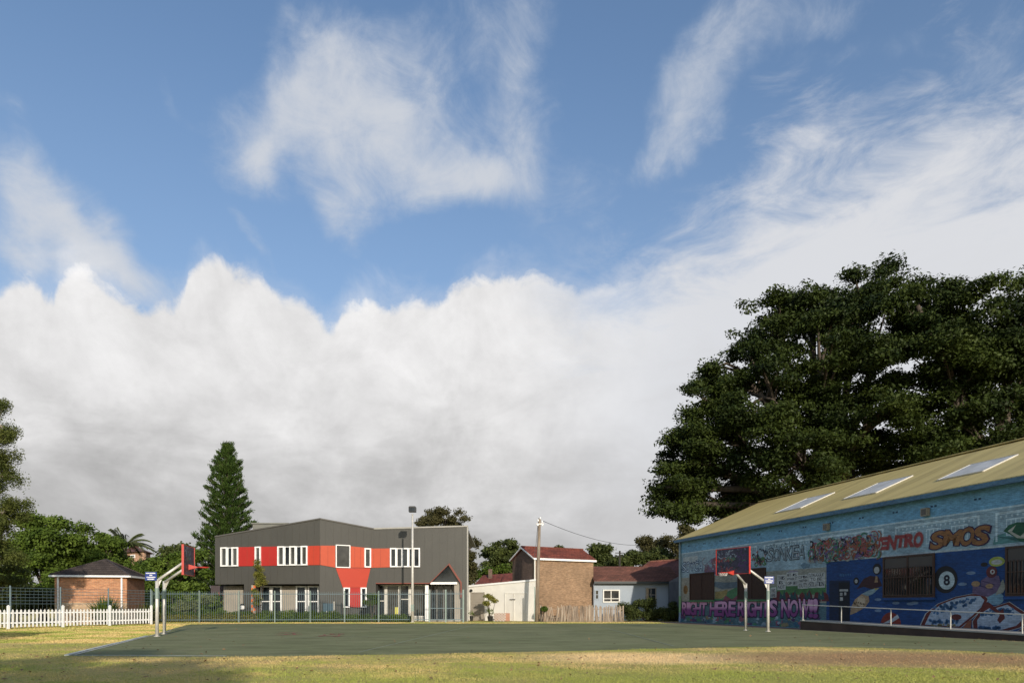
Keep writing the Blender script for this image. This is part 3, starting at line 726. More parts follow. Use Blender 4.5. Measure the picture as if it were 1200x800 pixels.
# ------------------------------------------------------------------ red roofed house behind the garage
rh = empty('red_roof_house', at(575, 80), 'distant red tiled house roof behind the cream garage', 'house')
m = MB(); z0 = 3.1; zt3 = zat(671, 80)
a, b = at(551, 78, z0), at(603, 78, z0); m.add([a, b, V(b.x, 88, z0), V(a.x, 88, z0), at(566, 82, zat(673.5, 82)), at(601, 82, zat(671, 82))], [(0, 1, 5, 4), (1, 2, 5), (2, 3, 4, 5), (3, 0, 4)])
a, b = at(584, 77, z0), at(603, 77, z0); m.add([a, b, at(590, 80.5, zat(674, 80.5)), at(603, 80.5, zat(672, 80.5))], [(0, 1, 3, 2)])
m.build('roof', M['redtiles'], rh)
m = MB(); m.box(V(at(577, 83).x, 83, 1.5), (5, 7.5, 3)); m.build('wall', M['offwhite'], rh)
m = MB(); m.box(at(574.6, 81, zat(672.5, 81)), (.45, .45, 1.2)); m.build('chimney', M['brickbrown_shaded'], rh)

# ------------------------------------------------------------------ painted hall on the right
hall = empty('painted_hall', (W0.x, W0.y, 0), 'long brick hall covered in murals with khaki metal roof and skylights', 'hall')
HL = 37.0; HE = 6.38; HR = 7.26; RZ = 9.45; PR = -WALL.n
def wallpaint(name, c, var=.18):
    k = max(c)
    return brickwall(name, scl(c, .92), scl(c, 1.06), scl(c, .78), (WD.x, WD.y), painted=True, var=var, rough=.75)
pal = {}
def wp(key, c, var=.18):
    if key not in pal: pal[key] = wallpaint('wall_paint_' + key, c, var)
    return pal[key]
m = MB(); WALL.slab(m, 0, HL, BOT, HE, -.3, 0)
m.build('front_wall', wp('sky_blue', (.19, .43, .63), .22), hall)
m = MB(); b0 = W0 + PR * .301
m.prism([b0 + V(0, 0, BOT), b0 + V(0, 0, HE), W0 + PR * HR + V(0, 0, RZ - .15), W0 + PR * (HR * 2 - .3) + V(0, 0, HE), W0 + PR * (HR * 2 - .3) + V(0, 0, BOT)], WD * .3)
e0 = WD * (HL - .3)
m.prism([b0 + e0 + V(0, 0, BOT), b0 + e0 + V(0, 0, HE), W0 + e0 + PR * HR + V(0, 0, RZ - .15), W0 + e0 + PR * (HR * 2 - .3) + V(0, 0, HE), W0 + e0 + PR * (HR * 2 - .3) + V(0, 0, BOT)], WD * .3)
q0 = W0 + PR * (HR * 2 - .295)
m.prism([q0 + V(0, 0, BOT), q0 + e0 + V(0, 0, BOT), q0 + e0 + V(0, 0, HE), q0 + V(0, 0, HE)], PR * .29)
m.build('side_wall', M['brickbrown_shaded'], hall)
# roof
t = NT('khaki_metal_roof'); v = t.wallvec((WD.x, WD.y)); sp = t.n('ShaderNodeSeparateXYZ'); t.l(v, sp.inputs[0])
rib = t.math('PINGPONG', sp.outputs[0], .1); nz = t.noise(1, 6, .65, vec=v, stretch=(1.1, .22, 1))
t.l(t.mix(1, t.ramp(nz, [(.32, (.40, .31, .12)), (.5, (.56, .44, .17)), (.68, (.65, .52, .21))]), t.ramp(t.math('MULTIPLY', rib, 10), [(0, (.75,) * 3), (.4, (1, 1, 1))]), 'MULTIPLY'), t.b.inputs['Base Color'])
t.b.inputs['Roughness'].default_value = .55; t.bump(rib, .5, .04)
M['khaki'] = t.mat
slope = V(0, 0, 0) + PR * HR + V(0, 0, RZ - HE); eo = -.32
rA = W0 + PR * eo + V(0, 0, HE + .06 + eo * (RZ - HE) / HR); rB = W0 + PR * HR + V(0, 0, RZ + .06); rC = W0 + PR * (HR * 2 + .3) + V(0, 0, HE + .06 - .3 * (RZ - HE) / HR)
st = -WD * .25; en = WD * (HL + .2)
m = MB(); m.prism([rA + st, rA + en, rB + en, rB + st], V(0, 0, .06)); m.prism([rB + st + PR * .002, rB + en + PR * .002, rC + en, rC + st], V(0, 0, .06))
roof = m.build('roof', M['khaki'], hall)
rn = WD.cross(slope).normalized()
if rn.z < 0: rn = -rn
m = MB(); m.bar(rB + st + V(0, 0, .09), rB + en + V(0, 0, .09), .4, .06); m.build('ridge_cap', M['khaki'], roof)
def on_roof(px, py):
    d = V((px - CX) / F, 1, (HY - py) / F); o = V(0, 0, EYE); P = rA + rn * .06
    return o + d * ((P - o).dot(rn) / d.dot(rn))
t = NT('skylight_sheet'); f = t.noise(1.5, 3); t.l(t.ramp(f, [(.3, (.42, .42, .41)), (.7, (.60, .60, .59))]), t.b.inputs['Base Color']); t.b.inputs['Roughness'].default_value = .6; M['skylight'] = t.mat
sdir = slope.normalized()
for (x0, y0, x1, y1, x2, y2) in ((908, 601.5, 937, 596, 977, 578), (988, 585.5, 1026, 578, 1072, 557.5), (1098.5, 563.5, 1153.5, 552, 1201, 531.2), (1262, 532, 1330, 517, 1395, 485)):
    a, b, c = on_roof(x0, y0), on_roof(x1, y1), on_roof(x2, y2); wd = (b - a).dot(WD); ln = (c - b).dot(sdir)
    b = a + WD * wd; c = b + sdir * ln; d = a + sdir * ln
    fr = MB()
    for p, q in ((a, b), (b, c), (c, d), (d, a)): fr.bar(p + rn * .035, q + rn * .035, .05, .06, up=rn)
    fo = fr.build('skylight', M['galv'], roof)
    g_ = MB(); g_.prism([a + rn * .02, b + rn * .02, c + rn * .02, d + rn * .02], rn * .025); g_.build('pane', M['skylight'], fo)
m = MB(); gt = rA - PR * .02 + V(0, 0, -.1); m.bar(gt + st, gt + en, .16, .2); m.build('gutter', wp('gutter_blue', (.10, .2, .3)), hall)
m = MB(); gt2 = W0 + V(0, 0, HE - .12) + WALL.n * .03; m.bar(gt2 + WD * .01, gt2 + WD * HL, .05, .12); m.build('eave_board', M['rimtrim'], hall)
# corner downpipe painted in bands
q = WALL.p(.12, 0, .08)
for z0_, z1_, c_, nm in ((0, .75, (.16, .24, .36), 'low'), (.75, 2.0, (.15, .30, .15), 'mid'), (2.0, HE - .25, (.22, .30, .33), 'top')):
    m = MB(); m.tube([q + V(0, 0, z0_), q + V(0, 0, z1_)], .09, 8); o = m.build('downpipe', paint('pipe_paint_' + nm, c_, .6), hall); o['label'] = {'low': 'blue painted foot of the downpipe', 'mid': 'green painted middle of the downpipe', 'top': 'pale grey blue upper downpipe'}[nm]

SP = WALL.s_of
def zz(px, py): return WALL.sz(px, py)[1]
# mural sheets --------------------------------------------------
m = MB(); mats = []
def use(key, c, var=.18):
    mt = wp(key, c, var)
    if mt not in mats: mats.append(mt)
    m.mi = mats.index(mt)
O1, O2, O3, O4, O5 = .003, .006, .009, .012, .015
def R_(s0, s1, z0, z1, off): WALL.sheet(m, [(s0, z0), (s1, z0), (s1, z1), (s0, z1)], off)
def PX(pts, off): WALL.sheetpx(m, pts, off)
def EL(px, py, rz, off, rs=None, n=28, a0=0, a1=2 * math.pi):
    s, z = WALL.sz(px, py); rs = rs or rz
    WALL.sheet(m, [(s + rs * math.cos(a0 + (a1 - a0) * i / n), z + rz * math.sin(a0 + (a1 - a0) * i / n)) for i in range(n)], off)
sN = SP(968.5)
use('faded_grey_blue', (.31, .445, .52), .3); R_(.02, HL, 3.4, 5.22, O1)
use('grey_brick', (.32, .325, .275), .3); R_(.02, sN, 1.45, 3.4, O1)
use('teal_base', (.09, .18, .21), .35); R_(.02, sN, .02, 1.45, O1)
use('navy', (.008, .058, .21), .3); R_(sN, HL, .02, 3.66, O1 + .001)
use('pale_line', (.56, .70, .75), .2); R_(.02, HL, 5.22, 5.28, O1)
# pale terrace house outlines under the line
rr = random.Random(3)
k = 5.4
while k < HL - 4:
    wdt = 4.4
    R_(k, k + wdt, 4.98, 5.08, O2); R_(k, k + .09, 3.9, 4.98, O2); R_(k + wdt - .09, k + wdt, 3.9, 4.98, O2)
    for j in range(3):
        a = k + .45 + j * 1.3
        R_(a, a + .8, 4.72, 4.78, O2); R_(a, a + .8, 4.1, 4.15, O2)
        for i in range(5): R_(a + i * .19, a + i * .19 + .045, 4.15, 4.72, O2)
    for j in range(18): R_(k + .2 + j * .23, k + .27 + j * .23, 4.84, 4.94, O2)
    k += wdt + .7
use('faded_white', (.46, .54, .56), .3)
R_(sN, HL, 3.66, 3.74, O2)
R_(.5, 2.6, 4.25, 4.95, O2)
use('vent_blue', (.03, .07, .13)); k = 1.2
while k < HL: R_(k, k + .12, 5.72, 5.8, O2); R_(k + .2, k + .32, 5.72, 5.8, O2); k += 2.15
# left part: hills, disc, cliff shapes
use('hill_green', (.07, .22, .10), .3); PX([(836, 702), (848, 695), (866, 686), (866, 700), (850, 708)], O2)
use('hill_teal', (.11, .16, .20), .3); PX([(836, 686), (846, 690), (866, 688), (866, 681), (850, 682), (838, 681)], O2)
use('straw', (.30, .24, .09), .4); PX([(838, 701), (838, 693), (846, 692), (853, 690), (852, 696), (846, 701)], O3)
use('plum', (.20, .06, .085), .3); PX([(846, 705), (850, 697), (858, 702), (864, 697), (866, 706)], O3)
use('ochre', (.28, .15, .04), .4); EL(803.5, 690.5, .34, O3)
use('ochre_dark', (.14, .07, .02)); EL(803.5, 690.5, .24, O4, n=6)
use('ochre', (.28, .15, .04), .4); EL(804, 690.2, .15, O5, n=9)
use('lilac', (.22, .15, .25), .3); PX([(825, 669), (827, 661), (833, 655), (839, 652), (842, 660), (840, 672), (832, 674)], O2)
use('grass_green', (.07, .20, .07), .3)
PX([(878, 697), (882, 688), (968, 684), (968, 696)], O2)
use('dark_red', (.14, .025, .03), .4)
x = 880
while x < 966:
    PX([(x, 704), (x + 2, 696 - rr.random() * 4), (x + 5, 690 + rr.random() * 4), (x + 8, 697), (x + 9, 704)], O3); x += 6 + rr.random() * 4
use('dark_teal', (.02, .08, .09), .3)
x = 898
while x < 966: PX([(x, 702), (x + 1, 693), (x + 4, 698), (x + 6, 690), (x + 8, 702)], O3 + .001); x += 9 + rr.random() * 8
# lower band of foam, leaves and stars
cols = [('foam', (.30, .40, .45)), ('sea', (.05, .15, .22)), ('leafy', (.07, .22, .12)), ('pinkish', (.30, .10, .14)), ('sand_mural', (.30, .25, .13)), ('purple_dark', (.09, .05, .14)), ('teal_light', (.09, .22, .25))]
for i in range(120):
    s = rr.uniform(.3, sN - .3); z = rr.uniform(.06, .62); c = rr.choice(cols); use(c[0], c[1], .3); r1 = rr.uniform(.1, .35); nn = rr.randint(5, 9); ph = rr.random() * 6
    WALL.sheet(m, [(s + r1 * (.7 + .5 * rr.random()) * math.cos(ph + 6.28 * j / nn), max(.03, z + r1 * .6 * (.6 + .5 * rr.random()) * math.sin(ph + 6.28 * j / nn))) for j in range(nn)], O2 + .00012 * i)
for i in range(26):   # drips and worn patches on the grey
    s = rr.uniform(.4, sN - .4); z = rr.uniform(1.7, 4.6); c = rr.choice([('worn_pale', (.33, .36, .34)), ('worn_lilac', (.26, .24, .30)), ('worn_blue', (.15, .25, .32))]); use(c[0], c[1], .3); r1 = rr.uniform(.2, .7)
    WALL.sheet(m, [(s + r1 * (.6 + .5 * rr.random()) * math.cos(6.28 * j / 9), z + r1 * .45 * (.6 + .5 * rr.random()) * math.sin(6.28 * j / 9)) for j in range(9)], O1 + .001 + .00005 * i)
# placards
use('placard', (.52, .54, .52), .15)
plac = [(903, 688, 910, 700), (911, 673.5, 921, 691), (922, 670.5, 935.5, 686.5), (935, 673.5, 947, 689.5), (947.5, 671, 967, 688.5)]
for x0, y0, x1, y1 in plac: PX([(x0, y1), (x1, y1 - .6), (x1, y0 - .8), (x0, y0)], O4)
# navy part: door, notices, clouds
use('door_navy', (.004, .018, .06), .2); PX([(972, 727), (996, 729.5), (996, 679.5), (972, 680)], O2)
use('door_black', (.004, .008, .016), .2); PX([(983, 727.5), (996, 729), (996, 681.5), (983, 682)], O3)
use('notice', (.42, .43, .42), .1)
for a in ((984, 690, 994, 692.4), (984.5, 694, 987.5, 697.5), (989.5, 693.5, 992, 697), (984.5, 699, 988, 703.5)): PX([(a[0], a[3]), (a[2], a[3]), (a[2], a[1]), (a[0], a[1])], O4)
use('faint_blue_tag', (.05, .16, .34), .2)
for i in range(7): PX([(984 + i * 2, 674 + rr.random() * 2), (985.2 + i * 2, 673.5 + rr.random() * 2), (985.4 + i * 2, 671 + rr.random()), (984.3 + i * 2, 671.4 + rr.random())], O3)
use('small_cloud', (.16, .24, .36), .25)
for x, y in ((1029, 702), (1050, 706), (1029, 715), (1047, 665), (1067, 707), (1138, 671), (1128, 684), (1072, 706)): EL(x, y, .07, O3, rs=.22, n=12)
# eight ball
use('ball_black', (.012, .012, .014), .15); EL(1108.2, 678.6, .60, O4)
use('ball_white', (.45, .55, .58), .12); EL(1109.6, 679.6, .40, O5)
# flying shape, rocky comet
use('maroon', (.045, .014, .018), .25); PX([(1004, 690), (1012, 678), (1020, 674), (1030, 676), (1034, 686), (1028, 688), (1022, 690), (1012, 687)], O3)
use('ball_black', (.012, .012, .014)); EL(1028, 666.4, .28, O4); EL(1003.5, 680.5, .2, O3, n=14)
use('notice', (.42, .43, .42)); EL(1027.6, 667.6, .17, O5); EL(1003.6, 680.6, .10, O5)
use('skin', (.34, .22, .12)); PX([(1025, 682), (1026.5, 674), (1028.5, 675), (1029, 682)], O4)
use('comet', (.36, .25, .15), .4); PX([(996.5, 720), (997, 712), (1002, 702), (1010, 695.5), (1018, 697), (1019, 704), (1014, 711), (1004, 717)], O3)
use('comet_light', (.50, .40, .28), .3); EL(1009.5, 704, .28, O4, n=11)
use('comet_dark', (.16, .11, .06), .3)
for i in range(14): EL(rr.uniform(998, 1013), rr.uniform(705, 714), .05, O5, n=6)
use('wing', (.25, .36, .40), .2); PX([(1010, 695.5), (1018, 691.5), (1025, 689), (1030, 689.2), (1023, 695.5), (1017, 698)], O4)
use('gold', (.40, .32, .08), .2); PX([(1025, 689), (1031, 688.4), (1026, 691)], O5)
# red and white dome
use('brick_red', (.24, .035, .02), .2); EL(1044, 731.6, .60, O3, rs=.62, a1=math.pi, n=20)
use('foam_white', (.50, .55, .58), .2); PX([(1034, 730.4), (1046, 724), (1052, 719.4), (1054, 723.5), (1046, 728.5)], O4)
# big outlined letter shapes
def shape(pts, grow, ck, cc, off):
    cx_ = sum(p[0] for p in pts) / len(pts); cy_ = sum(p[1] for p in pts) / len(pts)
    use(ck, cc, .25); PX([(cx_ + (x - cx_) * grow, cy_ + (y - cy_) * grow) for x, y in pts], off)
S1 = [(1081, 733), (1088, 718), (1101, 707.5), (1120, 700), (1138, 696.5), (1151, 697), (1156, 702), (1152, 711), (1140, 722), (1124, 735)]
S2 = [(1143, 739), (1142, 727), (1150, 716), (1157, 708), (1166, 711), (1182, 706), (1194, 714), (1207, 722), (1194, 734), (1165, 742)]
S3 = [(1188, 743), (1200, 736), (1230, 716), (1262, 712), (1290, 730), (1270, 748)]
for S_ in (S1, S2, S3): shape(S_, 1.10, 'outline_white', (.42, .45, .46), O3)
for S_ in (S1, S2, S3): shape(S_, 1.06, 'outline_red', (.13, .022, .018), O4)
shape(S1, .93, 'letter_blue', (.38, .46, .56), O5); shape(S2, .88, 'letter_blue', (.38, .46, .56), O5); shape(S3, .86, 'letter_blue', (.38, .46, .56), O5)
use('wave_blue', (.06, .15, .30), .3)
for i in range(60):
    u = rr.random(); x = 1092 + u * 52; y = 716 - u * 14 + rr.uniform(-4, 4); EL(x, y, .045 + rr.random() * .05, O5 + .002, n=5)
for i in range(40): EL(rr.uniform(1150, 1188), rr.uniform(713, 720), .05 + rr.random() * .04, O5 + .002, n=5)
for i in range(34): EL(rr.uniform(1090, 1125), rr.uniform(726, 730), .07, O5 + .002, n=6)
for i in range(34): EL(rr.uniform(1148, 1172), rr.uniform(734, 738), .07, O5 + .002, n=6)
use('sand_mural', (.30, .25, .13))
for i in range(26): EL(rr.uniform(1092, 1122), rr.uniform(731, 733), .05, O5 + .003, n=5)
use('outline_red', (.13, .022, .018)); EL(1121, 722.5, .13, O5 + .004, rs=.26, n=10); PX([(1150, 718), (1154, 704), (1160, 706), (1172, 716), (1176, 712), (1178, 724), (1172, 730), (1169, 726), (1172, 720), (1160, 712)], O5 + .004)
use('bubble', (.16, .30, .40), .2); EL(1167, 700.6, .27, O5 + .006, rs=.36)
use('leg_orange', (.24, .08, .04), .3); PX([(1126, 738), (1134, 728), (1139, 725), (1138, 740)], O5)
# seated reader
use('robe_purple', (.13, .09, .17), .25)
PX([(1140, 695), (1140.5, 684), (1150, 687), (1150, 680), (1160, 673), (1171, 674), (1173.5, 684), (1168, 694), (1158, 699)], O5 + .008)
use('robe_line', (.05, .03, .08)); PX([(1150, 687), (1150.4, 685.6), (1165, 690), (1164.6, 691)], O5 + .010); PX([(1152, 680), (1166, 684), (1166, 685), (1152, 681)], O5 + .010)
use('skin', (.34, .22, .12)); EL(1144, 683.6, .12, O5 + .011, rs=.2); EL(1160, 686.2, .10, O5 + .011, rs=.17)
use('hood', (.10, .02, .025)); EL(1162.6, 669.8, .24, O5 + .009); use('notice', (.42, .43, .42)); EL(1163.6, 669.6, .10, O5 + .012); use('outline_red', (.13, .022, .018)); EL(1163.8, 669.4, .05, O5 + .013)
use('sack', (.32, .33, .28), .3); PX([(1172, 684), (1176, 678), (1179, 688), (1176, 694), (1167, 697)], O5 + .007)
use('lime', (.34, .40, .08), .2); EL(1168.4, 657.6, .20, O4, rs=.34); use('notice', (.42, .43, .42)); EL(1168.4, 658.2, .10, O5, rs=.24)
use('ball_black', (.012, .012, .014)); EL(1153.5, 661, .09, O4, rs=.16)
# green arrow piece at the far right top
use('piece_green', (.02, .10, .05), .2); PX([(1176, 622), (1182, 615), (1192, 611.5), (1212, 612), (1226, 620), (1216, 634), (1196, 634), (1188, 628)], O3)
use('piece_pale', (.45, .45, .38), .2); PX([(1181, 622), (1191, 614.5), (1186, 622.6), (1196, 628), (1208, 616), (1216, 622), (1206, 631), (1192, 630)], O4)
use('turquoise', (.10, .26, .26), .4); PX([(1164, 636), (1166, 628), (1178, 624), (1190, 632), (1200, 635), (1240, 632), (1240, 629.5), (1164, 638)], O2)
mural = m.build('mural', mats, hall)

# graffiti lettering, each piece with its dark outline
def graffiti(txt, px0, px1, z0, z1, fill, line, jit=.12, slant=.1, bold=.035, out=.075, seed=1, label=None, arch=0, shade=None, base=.02):
    m = MB(); s0, s1 = SP(px0), SP(px1)
    m.mi = 0; wall_text(m, WALL, txt, s0, s1, z0, z1, base + .000, out, jit, slant, seed, arch)
    m.mi = 1; wall_text(m, WALL, txt, s0, s1, z0, z1, base + .004, bold, jit, slant, seed, arch)
    ms = [line, fill]
    if shade:
        m.mi = 2; wall_text(m, WALL, txt, s0, s1, z0 + (z1 - z0) * .5, z1, base + .007, -.005, jit * .3, slant, seed, arch); ms.append(shade)
    o = m.build('graffiti_lettering', ms, hall)
    if label: o['label'] = label
    return o
def scribble(px0, px1, z0, z1, n, cols, wdt=.05, seed=2, base=.022, label=None):
    m = MB(); ms = []; rr = random.Random(seed); s0, s1 = SP(px0), SP(px1)
    for i in range(n):
        c = rr.choice(cols); mt = wp(c[0], c[1])
        if mt not in ms: ms.append(mt)
        m.mi = ms.index(mt)
        s = rr.uniform(s0, s1); z = rr.uniform(z0, z1); a = rr.uniform(0, 6.28); r = rr.uniform(.12, .35) * (z1 - z0); w_ = wdt * rr.uniform(.6, 1.4); sp_ = rr.uniform(1.5, 4); inner = []; outer = []
        for j in range(9):
            b = a + sp_ * j / 8; outer.append((s + r * math.cos(b), z + r * math.sin(b))); inner.append((s + (r - w_) * math.cos(b), z + (r - w_) * math.sin(b)))
        for j in range(8): WALL.sheet(m, [inner[j], outer[j], outer[j + 1], inner[j + 1]], base + .00008 * i)
    o = m.build('graffiti_lettering', ms, hall)
    if label: o['label'] = label
M['fade'] = wp('pink_fade', (.5, .5, .5)).copy(); _t = M['fade'].node_tree; _b = [n for n in _t.nodes if n.type == 'BSDF_PRINCIPLED'][0]
_g = _t.nodes.new('ShaderNodeNewGeometry'); _s = _t.nodes.new('ShaderNodeSeparateXYZ'); _t.links.new(_g.outputs['Position'], _s.inputs[0])
_m = _t.nodes.new('ShaderNodeMapRange'); _m.inputs[1].default_value = .7; _m.inputs[2].default_value = 1.5; _t.links.new(_s.outputs[2], _m.inputs[0])
_r = _t.nodes.new('ShaderNodeValToRGB'); _r.color_ramp.elements[0].color = (.20, .05, .19, 1); _r.color_ramp.elements[1].color = (.56, .30, .46, 1); _r.color_ramp.elements[0].position = .35; _r.color_ramp.elements[1].position = .6
_t.links.new(_m.outputs[0], _r.inputs[0]); _t.links.new(_r.outputs[0], _b.inputs['Base Color'])
L_dark = wp('line_dark', (.015, .015, .03)); 
graffiti('RIGHT HERE', 799.5, 862, .62, 1.52, M['fade'], wp('line_purple', (.035, .012, .06)), .06, .04, .03, .085, 4, 'pink and purple bubble words at the foot of the wall, left half')
graffiti('RIGHTS NOW!!', 865, 958, .66, 1.62, M['fade'], wp('line_purple', (.035, .012, .06)), .06, .05, .03, .085, 9, 'pink and purple bubble words at the foot of the wall, right half')
graffiti('SOYCA', 799.5, 824, 3.85, 4.5, wp('tag_pale2', (.46, .60, .70)), wp('tag_blue', (.02, .06, .15)), .16, .12, .0, .06, 5, 'pale blue tag near the downpipe')
scribble(799, 824, 4.3, 4.7, 16, [('tag_blue', (.03, .09, .18)), ('tag_pale', (.30, .42, .50))], .07, 6)
scribble(826, 842, 3.7, 4.6, 30, [('mauve', (.20, .12, .18)), ('dust_red', (.26, .12, .12)), ('tag_pale', (.30, .42, .50))], .07, 8)
graffiti('SONKEA', 899.5, 944, 4.02, 4.75, wp('tag_grey', (.28, .36, .40)), wp('line_dark', (.015, .015, .03)), .14, .14, .0, .035, 6, 'grey blue outlined tag under the pale band')
scribble(880, 898, 3.9, 4.7, 34, [('line_dark', (.015, .015, .03)), ('line_dark', (.015, .015, .03)), ('dust_red', (.26, .12, .12)), ('grass_green', (.07, .20, .07))], .09, 12)
for i, (s0p, s1p, zz0, zz1) in enumerate(((899, 913, 4.82, 5.05), (915, 930, 4.86, 5.08))): scribble(s0p, s1p, zz0, zz1, 14, [('tag_blue2', (.12, .2, .26))], .04, 20 + i)
scribble(951, 1029, 3.84, 4.75, 380, [('rust', (.28, .10, .05)), ('pinkred', (.34, .09, .09)), ('green_p', (.06, .20, .12)), ('violet_p', (.16, .10, .24)), ('pale_p', (.34, .36, .33)), ('line_dark', (.015, .015, .03)), ('rust', (.28, .10, .05))], .07, 31, label='tangled red green and violet lettering above the navy wall')
graffiti('ENTRO', 1031, 1082, 4.05, 4.62, wp('red_p', (.30, .05, .05)), wp('pale_pink', (.36, .26, .25)), .12, .12, .05, .085, 3, 'red bubble tag between two graffiti pieces')
graffiti('SMOS', 1092, 1159, 3.92, 4.56, wp('orange_p', (.27, .125, .045)), wp('line_purple', (.035, .012, .06)), .12, .22, .04, .085, 15, 'orange block lettering with purple outline', shade=None)
graffiti('8', 1106.4, 1113.4, zz(1109, 685), zz(1109, 673.6), L_dark, L_dark, 0, 0, .02, .03, 2, 'black figure eight on the painted pool ball', base=.022)
def small(txt, x0, x1, y0, y1):
    m = MB(); wall_text(m, WALL, txt, SP(x0), SP(x1), zz(x0, y1), zz(x0, y0), .018, .0, .08, 0, 3); m.build('placard_lettering', L_dark, hall)
for txt, a in (('WE', (904, 909, 690, 694)), ('ARE', (904, 909.5, 695, 699)), ('THIS', (912, 920, 675, 679)), ('IS', (913, 918, 680.5, 684)), ('NOT', (912, 920, 685.5, 689.5)), ('IT IS', (923, 934, 672, 675)), ('PART', (923, 934.5, 676.5, 680)), ('OF IT', (923, 934.5, 681.5, 685)),
               ('COMING', (936, 946.5, 674.5, 677.5)), ('TOGETHER', (936, 946.5, 678.8, 681.8)), ('OUT!', (936.5, 945.5, 683, 688)), ('STRUGGLE', (948.5, 966, 672, 675.4)), ('TO BE', (950, 964, 676.6, 680)), ('SOLUTION', (948.5, 966, 681.5, 687))): small(txt, *a)

# hall windows
M['board'] = NT('brown_window_boards'); t = M['board']; f = t.noise(8, 4, .7, stretch=(1, 1, .3)); t.l(t.ramp(f, [(.3, (.028, .013, .009)), (.7, (.055, .026, .018))]), t.b.inputs['Base Color']); t.b.inputs['Roughness'].default_value = .8; M['board'] = t.mat
M['bframe'] = paint('brown_window_frame', (.055, .028, .018), .7)
for (x0, x1, bars) in ((809.2, 837.4, False), (865.5, 898, False), (1036.2, 1096.2, True), (1180, 1262, True)):
    a, b = SP(x0), SP(x1); z0, z1 = 1.68, 3.66
    f = MB()
    WALL.slab(f, a, b, z0, z0 + .08, .02, .1); WALL.slab(f, a, b, z1 - .08, z1, .02, .1); WALL.slab(f, a, a + .08, z0 + .08, z1 - .08, .02, .1); WALL.slab(f, b - .08, b, z0 + .08, z1 - .08, .02, .1)
    WALL.slab(f, (a + b) / 2 - .04, (a + b) / 2 + .04, z0 + .08, z1 - .08, .04, .09)
    wv = f.build('window', M['bframe'] if bars else M['board'], hall); wv['label'] = 'barred brown window' if bars else 'window boarded with dark brown slats'
    f = MB(); WALL.slab(f, a + .04, b - .04, z0 + .04, z1 - .04, .0, .045)
    if not bars:
        k = z0 + .14
        while k < z1 - .1: WALL.slab(f, a + .08, b - .08, k, k + .07, .05, .062); k += .1
    f.build('board', M['board'] if not bars else M['glass'], wv)
    if bars:
        f = MB(); k = a + .2
        while k < b - .15: WALL.slab(f, k, k + .035, z0 + .08, z1 - .55, .1, .125); k += .155
        WALL.slab(f, a + .05, b - .05, 2.62, 2.66, .126, .15); WALL.slab(f, a + .05, b - .05, z0 + .1, z0 + .14, .126, .15); f.build('security_bars', M['bframe'], wv)
        f = MB(); WALL.slab(f, a + .09, (a + b) / 2 - .05, z1 - .6, z1 - .1, .046, .07); WALL.slab(f, (a + b) / 2 + .05, b - .09, z1 - .6, z1 - .1, .046, .07); f.build('blind', paint('grey_brown_blind', (.05, .043, .038)), wv)
    f = MB(); WALL.slab(f, a - .05, b + .05, z0 - .12, z0 - .002, .02, .14); f.build('sill', wp('navy' if bars else 'hill_green', (.012, .055, .19)), wv)
for px, py in ((971, 617), (1087.2, 599.6)):
    s, z = WALL.sz(px, py); f = MB(); WALL.slab(f, s - .17, s + .17, z - .19, z + .17, .06, .24); WALL.slab(f, s - .05, s + .05, z - .05, z + .05, .0, .06)
    o = f.build('wall_lamp', paint('stone_lamp_housing', (.26, .22, .16), .6), hall)
    f = MB(); WALL.slab(f, s - .12, s + .12, z - .14, z + .12, .24, .25); f.build('lamp_glass', M['glass_grey'], o)

# ramp and handrail
RP = WALL.shift(1.6); sr0 = RP.s_of(938); sr1 = HL
def rz(s): return .46 - (s - sr0) / (SP(1200) - sr0) * .32
m = MB(); zA, zB = rz(sr0), max(.05, rz(sr1))
m.prism([RP.p(sr0, BOT, 0), RP.p(sr1, BOT, 0), RP.p(sr1, zB, 0), RP.p(sr0, zA, 0)], PR * 1.57)
ramp = m.build('access_ramp', paint('dark_ramp_render', (.06, .038, .028), .85, .25, 1.2, bump=.2)); tag(ramp, 'low dark brown access ramp sloping along the painted wall', 'ramp')
m = MB(); m.prism([RP.p(sr0, zA + .003, .03), RP.p(sr1, zB + .003, .03), RP.p(sr1, zB + .06, .03), RP.p(sr0, zA + .06, .03)], PR * 1.58); m.build('ramp_slab', M['concrete'], ramp)
RL = WALL.shift(1.5); hrl = empty('handrail', RL.p(sr0, 0), 'galvanised tube handrail running along the access ramp', 'handrail')
m = MB(); s0 = RL.s_of(940); s1 = sr1; m.tube([RL.p(s0, rz(s0) + .88), RL.p(s1, rz(s1) + .88)], .022, 8); m.build('rail', M['galv'], hrl)
for px in (941, 986, 1044, 1114, 1198, 1300):
    s = RL.s_of(px); m = MB(); m.tube([RL.p(s, rz(s) + .065), RL.p(s, rz(s) + .87)], .024, 8); m.box(RL.p(s, rz(s) + .07), (.14, .14, .015)); m.build('post', M['galv'], hrl)

